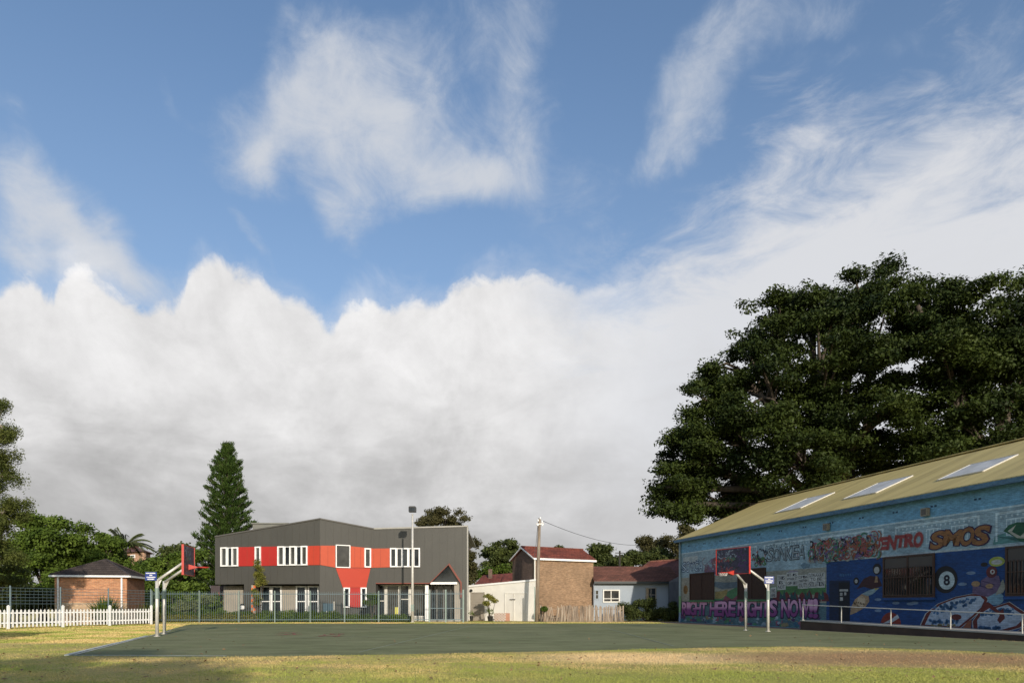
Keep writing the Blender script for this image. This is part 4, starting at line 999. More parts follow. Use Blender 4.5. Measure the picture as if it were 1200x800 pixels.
# ------------------------------------------------------------------ hoops
t = NT('tagged_backboard'); n1 = t.noise(3.2, 5, .7); n2 = t.noise(2.1, 4, .8); n3 = t.noise(7, 3, .7)
c = t.ramp(n1, [(.35, (.015, .016, .035)), (.6, (.035, .035, .07))])
t.l(c, t.b.inputs['Base Color']); t.b.inputs['Roughness'].default_value = .5; M['bboard'] = t.mat
BG = [paint('board_black', (.012, .012, .016), .5), paint('board_grey_blue', (.16, .20, .25), .5), paint('board_red', (.26, .045, .045), .5), paint('board_purple', (.05, .025, .10), .5), paint('board_green', (.05, .12, .08), .5)]
def hoop(label, posts, mid, e, ztop, zbot, sign_at, rimz, armz, posth, wid=2.2, net=True):
    """posts: two ground points; mid: XY of the board centre; e: direction along the board; f: out over the court"""
    e = Vector(e).normalized(); f = V(-e.y, e.x, 0)
    pm = (posts[0] + posts[1]) / 2
    if f.dot(mid - pm) < 0: f = -f
    h = empty('basketball_hoop', pm, label, 'hoop', 'basketball hoops at the court ends')
    for i, p in enumerate(posts):
        q = MB(); q.tube([p, p + V(0, 0, posth)], .07, 12); q.tube([p + V(0, 0, .002), p + V(0, 0, .03)], .13, 12); po = q.build('post', M['galv'], h, True)
        q = MB(); q.tube([p + V(0, 0, 1.6), p + V(0, 0, 2.05)], .085, 12); q.build('sleeve', M['fencepost'], po)
        tgt = mid + e * ((p - mid).dot(e)) * .55 - f * .1 + V(0, 0, armz)
        q = MB(); q.tube([p + V(0, 0, posth - .06), tgt], .06, 10); q.build('arm', M['galv'], h, True)
        q = MB(); a = p + V(0, 0, posth - .34); b = (p + V(0, 0, posth)).lerp(tgt, .22) - V(0, 0, .05); c_ = p + V(0, 0, posth - .02); q.prism([a + f * .05, c_ + f * .06, b], e * .02); q.build('gusset', M['galv'], h)
    zc = (ztop + zbot) / 2; hh = ztop - zbot
    q = MB(); q.box(mid + V(0, 0, zc), (wid, .04, hh), e); bb = q.build('backboard', M['bboard'], h)
    q = MB()
    for k in (-1, 1): q.box(mid + e * (k * (wid / 2 + .02)) + V(0, 0, zc), (.03, .09, hh + .06), e); q.box(mid + V(0, 0, zc + k * (hh / 2 + .01)), (wid - .01, .06, .03), e)
    q.build('frame', M['hoopred'], bb)
    # spray-painted scrawl on the face of the board
    left = -e if f.dot(V(0, -1, 0)) > -9 and (V(f.y, -f.x, 0)).dot(e) > 0 else e
    rg = random.Random(int(pm.x * 10)); q = MB(); zones = ((-.48, .12, .62, .95, 1, .5), (-.46, .05, .50, .60, 2, .3), (-.42, .1, .30, .55, 0, .35), (-.4, .15, .05, .30, 2, .4), (.12, .48, .1, .95, 3, .55), (-.3, .1, .55, .65, 4, .3), (-.48, .48, .05, .95, 0, .4))
    lay = 0
    for (u0, u1, v0, v1, mi, sz) in zones:
        for k in range(34 if mi != 0 else 22):
            q.mi = mi if rg.random() < .8 else rg.choice((0, 1, 4)); uc = rg.uniform(u0, u1) * wid; vc = zbot + rg.uniform(v0, v1) * hh; r = sz * rg.uniform(.12, .35); a0 = rg.uniform(0, 6.28); sp2 = rg.uniform(1, 3.5); w_ = rg.uniform(.02, .07); lay += 1
            P_ = lambda rr_, b: mid + left * max(-wid * .49, min(wid * .49, uc + rr_ * math.cos(b))) + V(0, 0, max(zbot + .03, min(ztop - .03, vc + rr_ * .8 * math.sin(b)))) + f * (.0215 + lay * .00004)
            for i in range(6): b, b2 = a0 + sp2 * i / 6, a0 + sp2 * (i + 1) / 6; q.sheet([P_(r, b), P_(r, b2), P_(r - w_, b2), P_(r - w_, b)])
    q.build('board_graffiti', [BG[0], BG[1], BG[2], BG[3], BG[4]], bb)
    q = MB()
    for k in (-.3, .3): q.box(mid - f * .05 + e * k + V(0, 0, zc), (.06, .05, hh), e)
    q.build('bracket', M['galv'], h)
    rc = mid + f * (.38 + .23) + V(0, 0, rimz)
    q = MB(); pts = [rc + (e * math.cos(a) + f * math.sin(a)) * .23 for a in [2 * math.pi * i / 24 for i in range(25)]]; q.tube(pts, .018, 6)
    q.prism([mid + f * .03 + e * .12 + V(0, 0, rimz - .12), mid + f * .03 + e * .12 + V(0, 0, rimz + .12), rc - f * .22 + e * .12 + V(0, 0, rimz - rimz + .01), rc - f * .22 + e * .12 - V(0, 0, .02)], e * -.24)
    ri = q.build('rim', M['hoopred'], h)
    q = MB()
    for i in range(12 if net else 0):
        a0 = 2 * math.pi * i / 12; p0 = rc + (e * math.cos(a0) + f * math.sin(a0)) * .23
        for s_ in (-1, 1): a1 = a0 + s_ * .52; q.tube([p0, rc + (e * math.cos(a1) + f * math.sin(a1)) * .16 - V(0, 0, .16)], .006, 4)
    if net: q.build('net', M['offwhite'], ri)
    # small blue sign on the nearer post, facing the lawn
    D = sign_at; sg = MB(); n_ = V(0, -1, 0); cc = D + V(0, -.1, 0); sg.box(cc, (.48, .02, .36)); so = sg.build('sign', M['bluesign'], h)
    sg = MB()
    rs = random.Random(4)
    for i, wl in enumerate((.42, .12, .36, .30)):
        x = -wl / 2
        while x < wl / 2 - .02:
            l = rs.uniform(.02, .05); sg.box(cc + V(x + l / 2, -.0125, .125 - i * .083), (l, .004, .045)); x += l + .012
    sg.build('sign_lettering', M['white'], so)
    return h
A1 = gp(184, 745.3); A2 = gp(192.6, 742.6)
hoop('basketball hoop on twin grey posts by the white picket fence', (A1, A2), V(-14.1, 29.75, 0), (-.21, .978, 0), 3.87, 2.64, A1 + V(-.2, 0, 2.55), 2.98, 3.18, 2.42, 1.85, net=False)
B1_ = gp(900, 739.6); B2_ = gp(874, 738.2)
hoop('basketball hoop on twin grey posts in front of the painted hall', (B1_, B2_), V(11.15, 34.5, 0), (-.42, .907, 0), 4.18, 2.9, B1_ + V(.02, 0, 2.58), 2.95, 3.35, 2.45, 2.3)

# ------------------------------------------------------------------ flood light pole
lp = empty('floodlight_pole', at(483.4, 51.3), 'tall slim grey pole with a black floodlight box in front of the dark building', 'light pole')
m = MB(); p = at(483.4, 51.3); zt = zat(602, 51.3); m.tube([p, p + V(0, 0, 4), p + V(0, 0, zt)], [.11, .09, .065], 12); m.tube([p + V(0, 0, .002), p + V(0, 0, .04)], .2, 12); m.build('pole', M['galv'], lp, True)
m = MB(); m.box(p + V(0, 0, 1.1), (.24, .2, .5)); m.build('service_box', M['fencepost'], lp)
m = MB(); zc = zat(596.8, 51.3); m.box(p + V(0, 0, zc), (.52, .5, .38)); m.box(p + V(0, 0, zc + .21), (.44, .4, .05)); hd = m.build('lamp_head', M['black'], lp)
m = MB(); m.box(p + V(0, -.26, zc - .02), (.44, .02, .26)); m.build('lamp_glass', M['glass'], hd)

# ------------------------------------------------------------------ utility poles and wires
up = empty('utility_pole', at(629, 53.6), 'old timber utility pole with white insulators beside the brick outbuilding', 'utility pole')
p = at(628.6, 53.6); top = at(632.3, 53.6, zat(607, 53.6))
m = MB(); m.tube([p, p.lerp(top, .5), top], [.16, .14, .11], 12); m.build('pole', M['timberpole'], up, True)
m = MB()
for k, (dx, dz) in enumerate(((-.12, -.25), (.2, -.35), (.05, -.08), (.22, -.62), (-.14, -.6))): q = top + V(dx, -.12, dz); m.tube([q, q + V(0, 0, .1), q + V(0, 0, .16)], [.06, .07, .04], 8)
m.build('insulator', M['white'], up)
m = MB(); m.bar(top + V(-.25, -.1, -.45), top + V(.32, -.1, -.45), .06, .08); m.build('bracket', M['galv'], up)
m = MB(); m.tube([top + V(-.14, -.1, -.5), at(628, 53.4, zat(640, 53.4)), at(626, 53.4, zat(652, 53.4)) ], .02, 6); m.build('service_cable', M['black'], up)
m = MB(); m.box(p + V(-.14, -.02, 1.4), (.07, .1, 2.7)); m.build('cable_guard', M['fencepost'], up)
u2 = empty('utility_pole', at(726, 92), 'small distant timber pole with a cross arm between the dark trees', 'utility pole')
m = MB(); m.tube([at(726.3, 92), at(726.3, 92, zat(645, 92))], [.16, .12], 8); m.build('pole', M['timberpole'], u2)
m = MB(); m.bar(at(721, 92, zat(647.5, 92)), at(731, 92, zat(647.5, 92)), .1, .1); m.bar(at(722, 92, zat(651.5, 92)), at(730, 92, zat(651.5, 92)), .1, .1); m.build('cross_arm', M['timberpole'], u2)
u3 = empty('utility_pole', at(556.5, 110), 'tiny distant pole with cross arms behind the garage', 'utility pole')
m = MB(); m.tube([at(556.5, 110), at(556.5, 110, zat(664, 110))], [.17, .14], 8); m.build('pole', M['timberpole'], u3)
m = MB(); m.bar(at(553, 110, zat(666, 110)), at(560.5, 110, zat(666, 110)), .12, .12); m.bar(at(553.5, 110, zat(669, 110)), at(560, 110, zat(669, 110)), .12, .12); m.build('cross_arm', M['timberpole'], u3)
m = MB(); a = top + V(.22, -.12, -.2); b = at(748, 80, zat(638.5, 80)); pts = []
for i in range(21): u = i / 20; q = a.lerp(b, u); q.z -= 1.0 * 4 * u * (1 - u) * .5; pts.append(q)
m.tube(pts, .02, 5); tag(m.build('overhead_wire', M['black']), 'thin sagging overhead wire running right from the utility pole', 'wire')

# ------------------------------------------------------------------ picket fence and wire fence
PF = Pl(V(-27.66, 37.5, 0).xy, at(178.4, 46.2).xy)
pf = empty('picket_fence', (PF.A.x, PF.A.y, 0), 'white picket fence along the lawn in front of the small brick building', 'fence')
posts = [-2.9] + [PF.s_of(x) for x in (10, 74, 129, 177.5)]
for a, b in zip(posts, posts[1:]):
    m = MB(); n_ = int((b - a) / .215); st_ = (b - a) / n_
    for k in range(1, n_):
        c = a + k * st_; w_ = .098
        PF.polysz(m, [(c - w_ / 2, .1), (c + w_ / 2, .1), (c + w_ / 2, 1.02), (c, 1.09), (c - w_ / 2, 1.02)], .0, .02)
    m.build('picket_panel', M['white'], pf)
    m = MB()
    for z in (.3, .85): PF.slab(m, a + .05, b - .05, z, z + .08, -.05, -.003)
    m.build('rail', M['white'], pf)
for s in posts:
    m = MB(); m.box(PF.p(s, .62, -.02), (.11, .11, 1.26), PF.d); q = PF.p(s, 1.25, -.02); h_ = .07
    m.add([q + PF.d * i * h_ + PF.n * j * h_ for i, j in ((-1, -1), (1, -1), (1, 1), (-1, 1))] + [q + V(0, 0, .09)], [(0, 1, 4), (1, 2, 4), (2, 3, 4), (3, 0, 4), (3, 2, 1, 0)]); m.build('post', M['white'], pf)
WF = PF.shift(-.9)
wf = empty('wire_fence', WF.p(0, 0), 'dark wire fence with steel posts behind the white pickets', 'fence')
s0, s1 = -3, WF.s_of(177); m = MB()
for z in (2.3, 2.12, 1.94, 1.76, 1.58, 1.4): m.tube([WF.p(s0, z), WF.p(s1, z)], .013, 5)
k = s0
while k < s1: m.tube([WF.p(k, .9), WF.p(k, 2.3)], .0025, 3); k += .25
m.build('mesh_panel', M['fence'], wf)
for px in (12, 71, 127, 176.6):
    m = MB(); s = WF.s_of(px); m.tube([WF.p(s, 0), WF.p(s, 2.42)], .045, 8); m.build('post', M['fence'], wf)

# steel palisade fence along the far side of the court
SL_A = at(178, 50.5); SL_B = at(547, 52.3)
PA = Pl(SL_A.xy, SL_B.xy)
pl_ = empty('steel_fence', (PA.A.x, PA.A.y, 0), 'blue grey steel bar fence between the court and the dark building', 'fence')
def fence_run(pl, x0, x1, parent, top=2.33, pitch=.158):
    a, b = pl.s_of(x0), pl.s_of(x1); m = MB(); k = a + pitch / 2
    while k < b: m.bar(pl.p(k, .08), pl.p(k, top), .019, .019); k += pitch
    m.build('bar_panel', M['fence'], parent)
    m = MB()
    for z in (.2, top - .2): pl.slab(m, a, b, z, z + .045, -.035, -.013)
    m.build('rail', M['fence'], parent)
px_posts = [178, 233.5, 280, 322, 363.5, 403.8, 443.8, 484, 503]
for a, b in zip(px_posts, px_posts[1:]): fence_run(PA, a, b, pl_)
for x in px_posts[:-1]:
    m = MB(); m.box(PA.p(PA.s_of(x), 1.2), (.065, .065, 2.4)); m.build('post', M['fencepost'], pl_)
gt = empty('steel_gate', PA.p(PA.s_of(522), 0), 'steel bar double gate with thicker pale posts at the gabled entrance', 'gate')
fence_run(PA, 503.6, 521.4, gt, 2.36, .14); fence_run(PA, 523, 542.4, gt, 2.36, .14)
for x in (503.2, 522.4, 543): m = MB(); m.box(PA.p(PA.s_of(x), 1.25), (.11, .11, 2.5)); m.build('post', M['fencepost'], gt)
m = MB(); PA.slab(m, PA.s_of(503.8), PA.s_of(521.2), 1.05, 1.1, -.03, -.01); PA.slab(m, PA.s_of(523.2), PA.s_of(542), 1.05, 1.1, -.03, -.01); m.build('mid_rail', M['fence'], gt)

# ------------------------------------------------------------------ small things by the dark building
m = MB(); LW = Pl(at(283, 53.15).xy, at(373, 52.95).xy); LW.slab(m, 0, LW.L, 0, .52, -.2, 0); tag(m.build('low_wall', M['offwhite']), 'low pale rendered garden wall behind the fence planting', 'wall')
cb = empty('cabinet', at(384, 52.9), 'dark blue steel double cabinet in front of the grey wall', 'cabinet')
for x0, x1 in ((378.4, 384.2), (384.6, 390.6)):
    a = at(x0, 52.9); b = at(x1, 52.9); m = MB(); m.box(((a.x + b.x) / 2, 53.1, .75), (b.x - a.x, .45, 1.4)); m.box(((a.x + b.x) / 2, 52.86, .75), (b.x - a.x - .06, .03, 1.3)); bo = m.build('cabinet_body', paint('blue_cabinet_paint', (.05, .09, .12), .4), cb)
    m = MB(); m.box((b.x - .07, 52.82, .8), (.03, .04, .14)); m.build('handle', M['galv'], bo)
m = MB(); p = at(391.4, 52.8); m.box(p + V(0, 0, .8), (.07, .07, 1.6)); tag(m.build('bollard', M['galv']), 'short pale steel post beside the blue cabinet', 'post')
tp = empty('chequered_post', at(298, 52.9), 'square post chequered in orange and white by the young tree', 'post')
m = MB(); m2 = MB(); c = at(297.8, 53.4)
for k in range(13):
    for j in (0, 1):
        (m if (k + j) % 2 else m2).box(c + V(-.08 + .16 * j, 0, .12 + k * .22), (.16, .3, .22))
m.build('orange_block', paint('orange_blocks', (.6, .13, .03)), tp); m2.build('pale_block', M['beige'], tp)
bs = empty('painted_bollard', at(324.5 - 17, 52.9), 'black and white painted figure bollard at the grey column', 'bollard')
bs.location = at(284, 53.0)
m = MB(); c = at(284, 53.0); m.tube([c, c + V(0, 0, .5), c + V(0, 0, .52)], [.17, .15, .1], 10); m.tube([c + V(0, 0, .95), c + V(0, 0, 1.05), c + V(0, 0, 1.25), c + V(0, 0, 1.33)], [.1, .19, .18, .08], 10); m.build('bollard_white', M['white'], bs)
m = MB(); m.tube([c + V(0, 0, .5), c + V(0, 0, .96)], [.19, .17], 10); m.tube([c + V(0, 0, 1.3), c + V(0, 0, 1.42)], [.2, .1], 10); m.build('bollard_black', M['black'], bs)
# lattice planter by the garage
pt = empty('lattice_planter', at(585.5, 55.2), 'terracotta and cream lattice crate at the foot of the garage wall', 'planter')
LP = Pl(at(578.5, 55.6).xy, at(592.6, 54.9).xy); m = MB(); LP.slab(m, .02, LP.L - .02, .02, .66, -.6, -.03); m.build('planter_box', paint('terracotta', (.42, .22, .15), .8), pt)
m = MB(); k = 0
for r in range(7):
    for c in range(8):
        if (r + c) % 2 == 0: LP.slab(m, c * LP.L / 8, (c + 1) * LP.L / 8 - .01, r * .1 + .01, r * .1 + .1, -.028, .0)
m.build('lattice', M['offwhite'], pt)
for i, (px, D, r) in enumerate(((552.5, 56.5, .16), (574.5, 55.4, .24))):
    pp = empty('plant_pot', at(px, D), ['small dark pot at the corner of the grey roller door', 'dark pot holding a plant beside the lattice crate'][i], 'pot', 'pots by the garage wall')
    m = MB(); c = at(px, D); m.tube([c, c + V(0, 0, .35), c + V(0, 0, .42)], [r * .7, r, r * 1.05], 10); m.build('pot', M['black'], pp)
    q = leaf_quads(np.array([[c.x, c.y, .6 + .2 * i]]), 60, .3, .07, 1.0); quads_object('leaves', q, M['leaf_mid'], pp)

# ------------------------------------------------------------------ small brick building on the left
KB = Pl(at(64, 47.3).xy, at(148.5, 48.2).xy)
kb = empty('brick_amenities_block', KB.p(0, 0), 'small orange brick block with a dark pyramid tiled roof behind the pickets', 'building')
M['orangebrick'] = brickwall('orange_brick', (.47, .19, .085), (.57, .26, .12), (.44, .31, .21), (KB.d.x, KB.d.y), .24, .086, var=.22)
M['orangebrick_shaded'] = brickwall('orange_brick_shaded', (.30, .12, .06), (.36, .15, .07), (.28, .2, .14), (-KB.n.x, -KB.n.y), .24, .086, var=.22)  # darker copy of the orange brick, dimmer light on the side wall painted in
M['sandbrick'] = brickwall('sand_brick', (.48, .32, .19), (.54, .38, .23), (.42, .33, .24), (KB.d.x, KB.d.y), .24, .086, var=.15)
M['darktile'] = tiles('dark_brown_tiles', (.055, .042, .038), (KB.d.x, KB.d.y), .45)
KD = 3.6; zk = 3.35; bkv = -KB.n * KD
m = MB(); KB.slab(m, 0, KB.L, 1.5, zk, -.22, 0); m.build('front_wall', M['orangebrick'], kb)
m = MB(); KB.slab(m, 0, KB.L, BOT, 1.5, -.22, .003); m.build('front_wall', M['sandbrick'], kb)['label'] = 'sand coloured lower brickwork'
m = MB()
for s, w_ in ((KB.L, -.22), (0, .22)):
    a = KB.p(s, BOT, -.221); m.prism([a, a + bkv, a + bkv + V(0, 0, zk), a + V(0, 0, zk)], KB.d * w_)
a = KB.p(.23, BOT, -KD - .2); m.prism([a, a + KB.d * (KB.L - .46), a + KB.d * (KB.L - .46) + V(0, 0, zk), a + V(0, 0, zk)], KB.n * .2)
m.build('side_wall', M['orangebrick_shaded'], kb)
ov = .2; za = zat(656.5, 50.5)
c4 = [KB.p(-ov, zk, ov), KB.p(KB.L + ov, zk, ov), KB.p(KB.L + ov, zk, -KD - .2 - ov), KB.p(-ov, zk, -KD - .2 - ov)]
ap = KB.p(KB.L * .56, za, -KD / 2 - .1); rd_ = KB.n * .25
m = MB(); up_ = V(0, 0, .06)
vs = [c + up_ for c in c4] + [ap + rd_, ap - rd_] + c4
m.add(vs, [(0, 1, 4), (1, 2, 5, 4), (2, 3, 5), (3, 0, 4, 5), (6, 7, 1, 0), (7, 8, 2, 1), (8, 9, 3, 2), (9, 6, 0, 3), (9, 8, 7, 6)])
for (p, q, r1, r2) in ((c4[0], c4[1], ap + rd_, ap + rd_), (c4[1], c4[2], ap + rd_, ap - rd_), (c4[3], c4[0], ap - rd_, ap + rd_)):
    for i in range(1, 11):
        u = i / 11; m.bar((p + up_).lerp(r1, u) + V(0, 0, .02), (q + up_).lerp(r2, u) + V(0, 0, .02), .05, .03)
rfk = m.build('roof', M['darktile'], kb)
m = MB()
for c in c4[:2] + c4[2:]: m.bar(c + V(0, 0, .1), ap + V(0, 0, .05), .16, .08)
m.build('hip_ridge', M['darktile'], rfk)
m = MB()
for i in range(4):
    a, b = c4[i], c4[(i + 1) % 4]; d = (b - a).normalized(); nn = V(d.y, -d.x, 0); m.bar(a + nn * .06 + d * (-.05 if i % 2 == 0 else .01) - V(0, 0, .02), b + nn * .06 + d * (.05 if i % 2 == 0 else -.01) - V(0, 0, .02), .1, .13)
m.build('gutter', M['white'], kb)
for s in (.25, KB.L - .3):
    m = MB(); q = KB.p(s, 0, .09); m.tube([q + V(0, 0, .02), q + V(0, 0, zk - .1)], .065, 8); m.build('downpipe', M['white'], kb)

# far brick house on the rise behind the palm
fh = empty('far_brick_house', at(160, 84), 'peach brick house with brown hipped roof peeking above trees behind the palm', 'house')
m = MB(); a = at(145, 84); b = at(169, 82); c = at(176.2, 86)
z0, z1 = 0, zat(647.5, 84); m.prism([V(a.x, a.y, z0), V(b.x, b.y, z0), V(b.x, b.y, z1), V(a.x, a.y, z1)], V(.05, .3, 0)); m.prism([V(b.x, b.y, z0), V(c.x, c.y, z0), V(c.x, c.y, z1), V(b.x, b.y, z1)], V(-.3, .1, 0))
m.build('wall', brickwall('peach_brick', (.50, .28, .17), (.55, .32, .20), (.5, .35, .25), (1, 0, 0)), fh)
m = MB(); zz1 = z1 + .02
base_ = [at(143, 83.6, zz1), V(b.x + .3, b.y - .6, zz1), V(c.x + .6, c.y, zz1), at(150, 92, zz1)]; a1, a2 = at(152, 85.5, zat(640.5, 85.5)), at(163, 85.5, zat(641.5, 85.5))
m.add(base_ + [a1, a2], [(0, 1, 5, 4), (1, 2, 5), (2, 3, 4, 5), (3, 0, 4), (3, 2, 1, 0)])
m.build('roof', M['browntile'], fh)
FP = Pl(a.xy, b.xy); window(FP, fh, (153, 649.5, 158.5, 653.5), M['white'], M['glass'], .12, .06, mull=(.5,))
m = MB(); m.box(at(158.5, 86, zat(640, 86)), (.6, .6, 1.1)); m.build('chimney', M['browntile'], fh)

# ------------------------------------------------------------------ trees
DL, BK = M['leaf_mid'], M['bark']
def T(label, base_px, D, bl, tr, leafm, bark, ncl, nl, cr, lf, **kw):
    blobs = [blob(b[0], b[1], b[2], b[3], D + (b[4] if len(b) > 4 else 0), b[5] if len(b) > 5 else None) for b in bl]
    return tree(label, at(base_px, D), blobs, tr, (leafm, bark), ncl, nl, cr, lf, **kw)
# tall gum at the left edge
T('tall olive gum tree cut by the left edge of the picture', -38, 37, [(-25, 500, 34, 36), (2, 498, 14, 26), (0, 548, 26, 26), (-25, 560, 40, 40), (8, 598, 18, 24), (-12, 620, 34, 34), (-40, 620, 40, 40), (0, 655, 24, 18)], .3, M['leaf_euc'], M['barkpale'], 980, 76, .42, .07, hsz=.3, up=-.2, flat=1.0, fork=.4, group='trees along the left boundary')
T('low yellow olive bush tree under the tall gum', -12, 42, [(-10, 672, 34, 26), (10, 680, 18, 22), (-20, 700, 40, 22)], .13, M['leaf_euc'], BK, 260, 60, .42, .08, hsz=.35, fork=.3, group='trees along the left boundary')
T('bright green tree behind the left end of the wire fence', 50, 56, [(48, 628, 30, 26), (35, 660, 34, 34), (62, 650, 32, 36), (75, 625, 18, 18), (50, 692, 50, 26)], .28, DL, BK, 620, 60, .75, .13, group='trees along the left boundary')
T('rounded green tree directly behind the dark pyramid roof', 100, 58, [(97, 632, 22, 22), (102, 651, 26, 26), (90, 660, 34, 32), (124, 665, 26, 30), (110, 695, 50, 25)], .28, DL, BK, 560, 60, .75, .13, group='trees along the left boundary')
T('green tree between the pyramid roof and the palm', 130, 60, [(116, 634, 16, 13), (128, 646, 14, 13), (137, 662, 18, 18), (143, 680, 22, 24), (160, 700, 22, 20)], .22, M['leaf_mid'], BK, 380, 56, .6, .13, group='trees along the left boundary')
T('dark bushy tree behind the left basketball hoop', 192, 58, [(186, 672, 20, 22), (204, 664, 22, 22), (222, 672, 22, 24), (196, 700, 34, 26), (232, 700, 26, 26), (168, 692, 14, 22)], .24, DL, BK, 560, 58, .68, .13, group='trees along the left boundary')
T('far dark rounded tree on the skyline left of the tall pine', 195, 84, [(192, 650, 18, 12), (210, 649, 24, 11), (205, 665, 40, 20)], .25, M['leaf_dark'], BK, 260, 50, 1.0, .2, group='trees along the left boundary')
T('low dark shrubby tree in shade behind the wire fence', 20, 49, [(15, 700, 26, 22), (45, 702, 22, 20), (-10, 700, 26, 26)], .14, M['leaf_dark'], BK, 260, 50, .6, .12, group='trees along the left boundary')
# trees behind the buildings
T('tall brown green gum behind the dark building roof', 525, 76, [(505, 612, 14, 11), (522, 608, 22, 12), (540, 616, 14, 16), (553, 640, 7, 30), (549, 668, 9, 24), (535, 660, 20, 30)], .35, M['leaf_olive'], BK, 520, 50, .6, .14, group='trees behind the buildings', hsz=.35, shell=.4)
T('dark rounded tree left of the brick outbuilding', 588, 92, [(580, 650, 14, 10), (592, 642, 14, 11), (600, 654, 14, 14), (586, 662, 18, 10)], .35, M['leaf_dark'], BK, 330, 50, .75, .19, group='trees behind the buildings')
T('low green tree above the distant red roof', 570, 88, [(566, 672, 14, 7), (582, 670, 14, 8)], .2, M['leaf_mid'], BK, 120, 44, .7, .18, group='trees behind the buildings', fork=.5)
T('small dark tree showing over the outbuilding ridge', 662, 150, [(655, 642, 5, 2.5), (666, 642, 5, 2.5), (660, 655, 14, 12)], .2, M['leaf_dark'], BK, 90, 44, .9, .27, group='trees behind the buildings')
T('dark twin topped tree right of the brick outbuilding', 706, 150, [(700, 649, 9, 9), (711, 650, 10, 11), (704, 664, 16, 12)], .28, M['leaf_dark'], BK, 260, 50, 1.2, .3, group='trees behind the buildings')
T('open airy tree with gaps above the cottage roof', 764, 145, [(753, 634, 11, 8), (764, 628, 12, 8), (776, 634, 12, 9), (764, 644, 16, 8)], .26, M['leaf_olive'], BK, 230, 40, .85, .22, group='trees behind the buildings', shell=.2, flat=.9)
T('wide low dark tree behind the cottage ridge', 750, 140, [(738, 654, 12, 9), (756, 650, 16, 9), (774, 655, 14, 11), (726, 660, 10, 8)], .28, M['leaf_dark'], BK, 380, 50, 1.25, .28, group='trees behind the buildings')
T('olive tree between the cottage and the big fig', 796, 135, [(793, 640, 9, 12), (803, 622, 9, 9), (810, 640, 14, 16), (797, 655, 12, 10)], .28, M['leaf_olive'], BK, 300, 50, 1.0, .25, group='trees behind the buildings', shell=.2, flat=.9)
# the big figs behind the hall
fig = [(835, 505, 50, 50, 0, 5), (808, 545, 34, 40, 1, 4), (800, 590, 34, 26, 0, 4), (845, 575, 50, 40, 2, 5), (862, 430, 42, 34, 1, 4), (905, 385, 38, 34, 2, 4.5), (890, 460, 60, 54, -3, 5), (950, 360, 38, 32, 2, 4), (960, 430, 60, 60, -3, 5.5), (1012, 342, 34, 30, 3, 4.5), (985, 372, 40, 30, 0, 4), (1035, 392, 60, 56, 0, 5.5), (930, 530, 70, 60, -3, 6), (1020, 490, 70, 60, -4, 6), (880, 600, 60, 26, 3, 5), (1000, 556, 60, 30, 2, 5), (780, 572, 16, 22, 0, 2.5)]
T('huge spreading dark green fig tree behind the painted hall', 987, 60.5, fig, .85, M['leaf_fig'], M['bark'], 3500, 84, 1.05, .14, fork=.3, nlimb=160, flat=.45, up=.7, shell=.3, name='fig_tree', group='fig trees behind the hall')
fig2 = [(1075, 358, 40, 34, 0, 4), (1115, 356, 30, 26, 0, 4), (1100, 430, 70, 58, 0, 5), (1195, 372, 46, 34, 1, 5), (1150, 392, 40, 40, 0, 5), (1180, 440, 70, 70, 0, 5), (1150, 510, 80, 60, 0, 5), (1260, 400, 70, 60, 0, 5), (1280, 470, 80, 70, 0, 5), (1080, 520, 60, 40, 2, 5), (1110, 545, 60, 28, 0, 5)]
T('second dark fig at the right edge behind the hall', 1170, 54, fig2, .7, M['leaf_fig'], M['bark'], 2700, 84, 1.05, .14, fork=.3, nlimb=110, flat=.45, up=.7, shell=.3, name='fig_tree', group='fig trees behind the hall')

# Norfolk pine
def norfolk(label, px, D, top_py, half_px):
    b = at(px, D); H = zat(top_py, D); Rm = half_px * D / F; rng = np.random.default_rng(5); rr = random.Random(8)
    root = empty('norfolk_pine', b, label, 'tree')
    t = MB(); t.tube([b, b + V(0, 0, H * .5), b + V(0, 0, H)], [.3, .18, .03], 10); tufts = []
    z = 1.4
    while z < H - .3:
        u = z / H; r = Rm * 1.15 * (1 - u) ** .6; nb = 10 if u < .85 else 6; ph = rr.random() * 6
        for k in range(nb):
            a = ph + 6.283 * k / nb + rr.uniform(-.3, .3); L = r * rr.uniform(.66, 1.16); d = V(math.cos(a), math.sin(a), 0); p0 = b + V(0, 0, z)
            pts = [p0, p0 + d * L * .5 + V(0, 0, L * .10), p0 + d * L + V(0, 0, L * .42 + .1)]; t.tube(pts, [.05, .035, .015], 4, cap=False)
            n = int(3 + L * 3.4)
            for i in range(n):
                w = (.12 + .88 * (i + rr.random()) / n) ** .7; q = pts[0].lerp(pts[1], w * 2) if w < .5 else pts[1].lerp(pts[2], w * 2 - 1)
                side = V(-d.y, d.x, 0) * rr.uniform(-.4, .4) * L * .6; tufts.append((q + side + V(0, 0, abs(side.length) * .3 + rr.uniform(0, .12)), d))
        z += .7 if u < .8 else .5
    P = np.array([list(q) for q, d in tufts]); dd = np.array([list(d) for q, d in tufts])
    n = 32; C = np.repeat(P, n, 0); N = len(C); off = rng.normal(size=(N, 3)) * .105; C = C + off
    ax = np.repeat(dd, n, 0) * .7 + rng.normal(size=(N, 3)) * .35; ax[:, 2] += .8; ax /= np.linalg.norm(ax, axis=1, keepdims=True)
    sd_ = np.cross(ax, rng.normal(size=(N, 3))); sd_ /= np.linalg.norm(sd_, axis=1, keepdims=True); l = .10 + .08 * rng.random((N, 1)); w = .035
    q = np.stack([C - ax * l, C - sd_ * w, C + ax * l, C + sd_ * w], 1).reshape(-1, 3)
    quads_object('crown', q, M['leaf_pine'], root); t.build('trunk', BK, root)
norfolk('tall dark conical pine with tiered branches left of the dark building', 266, 63, 517, 37)

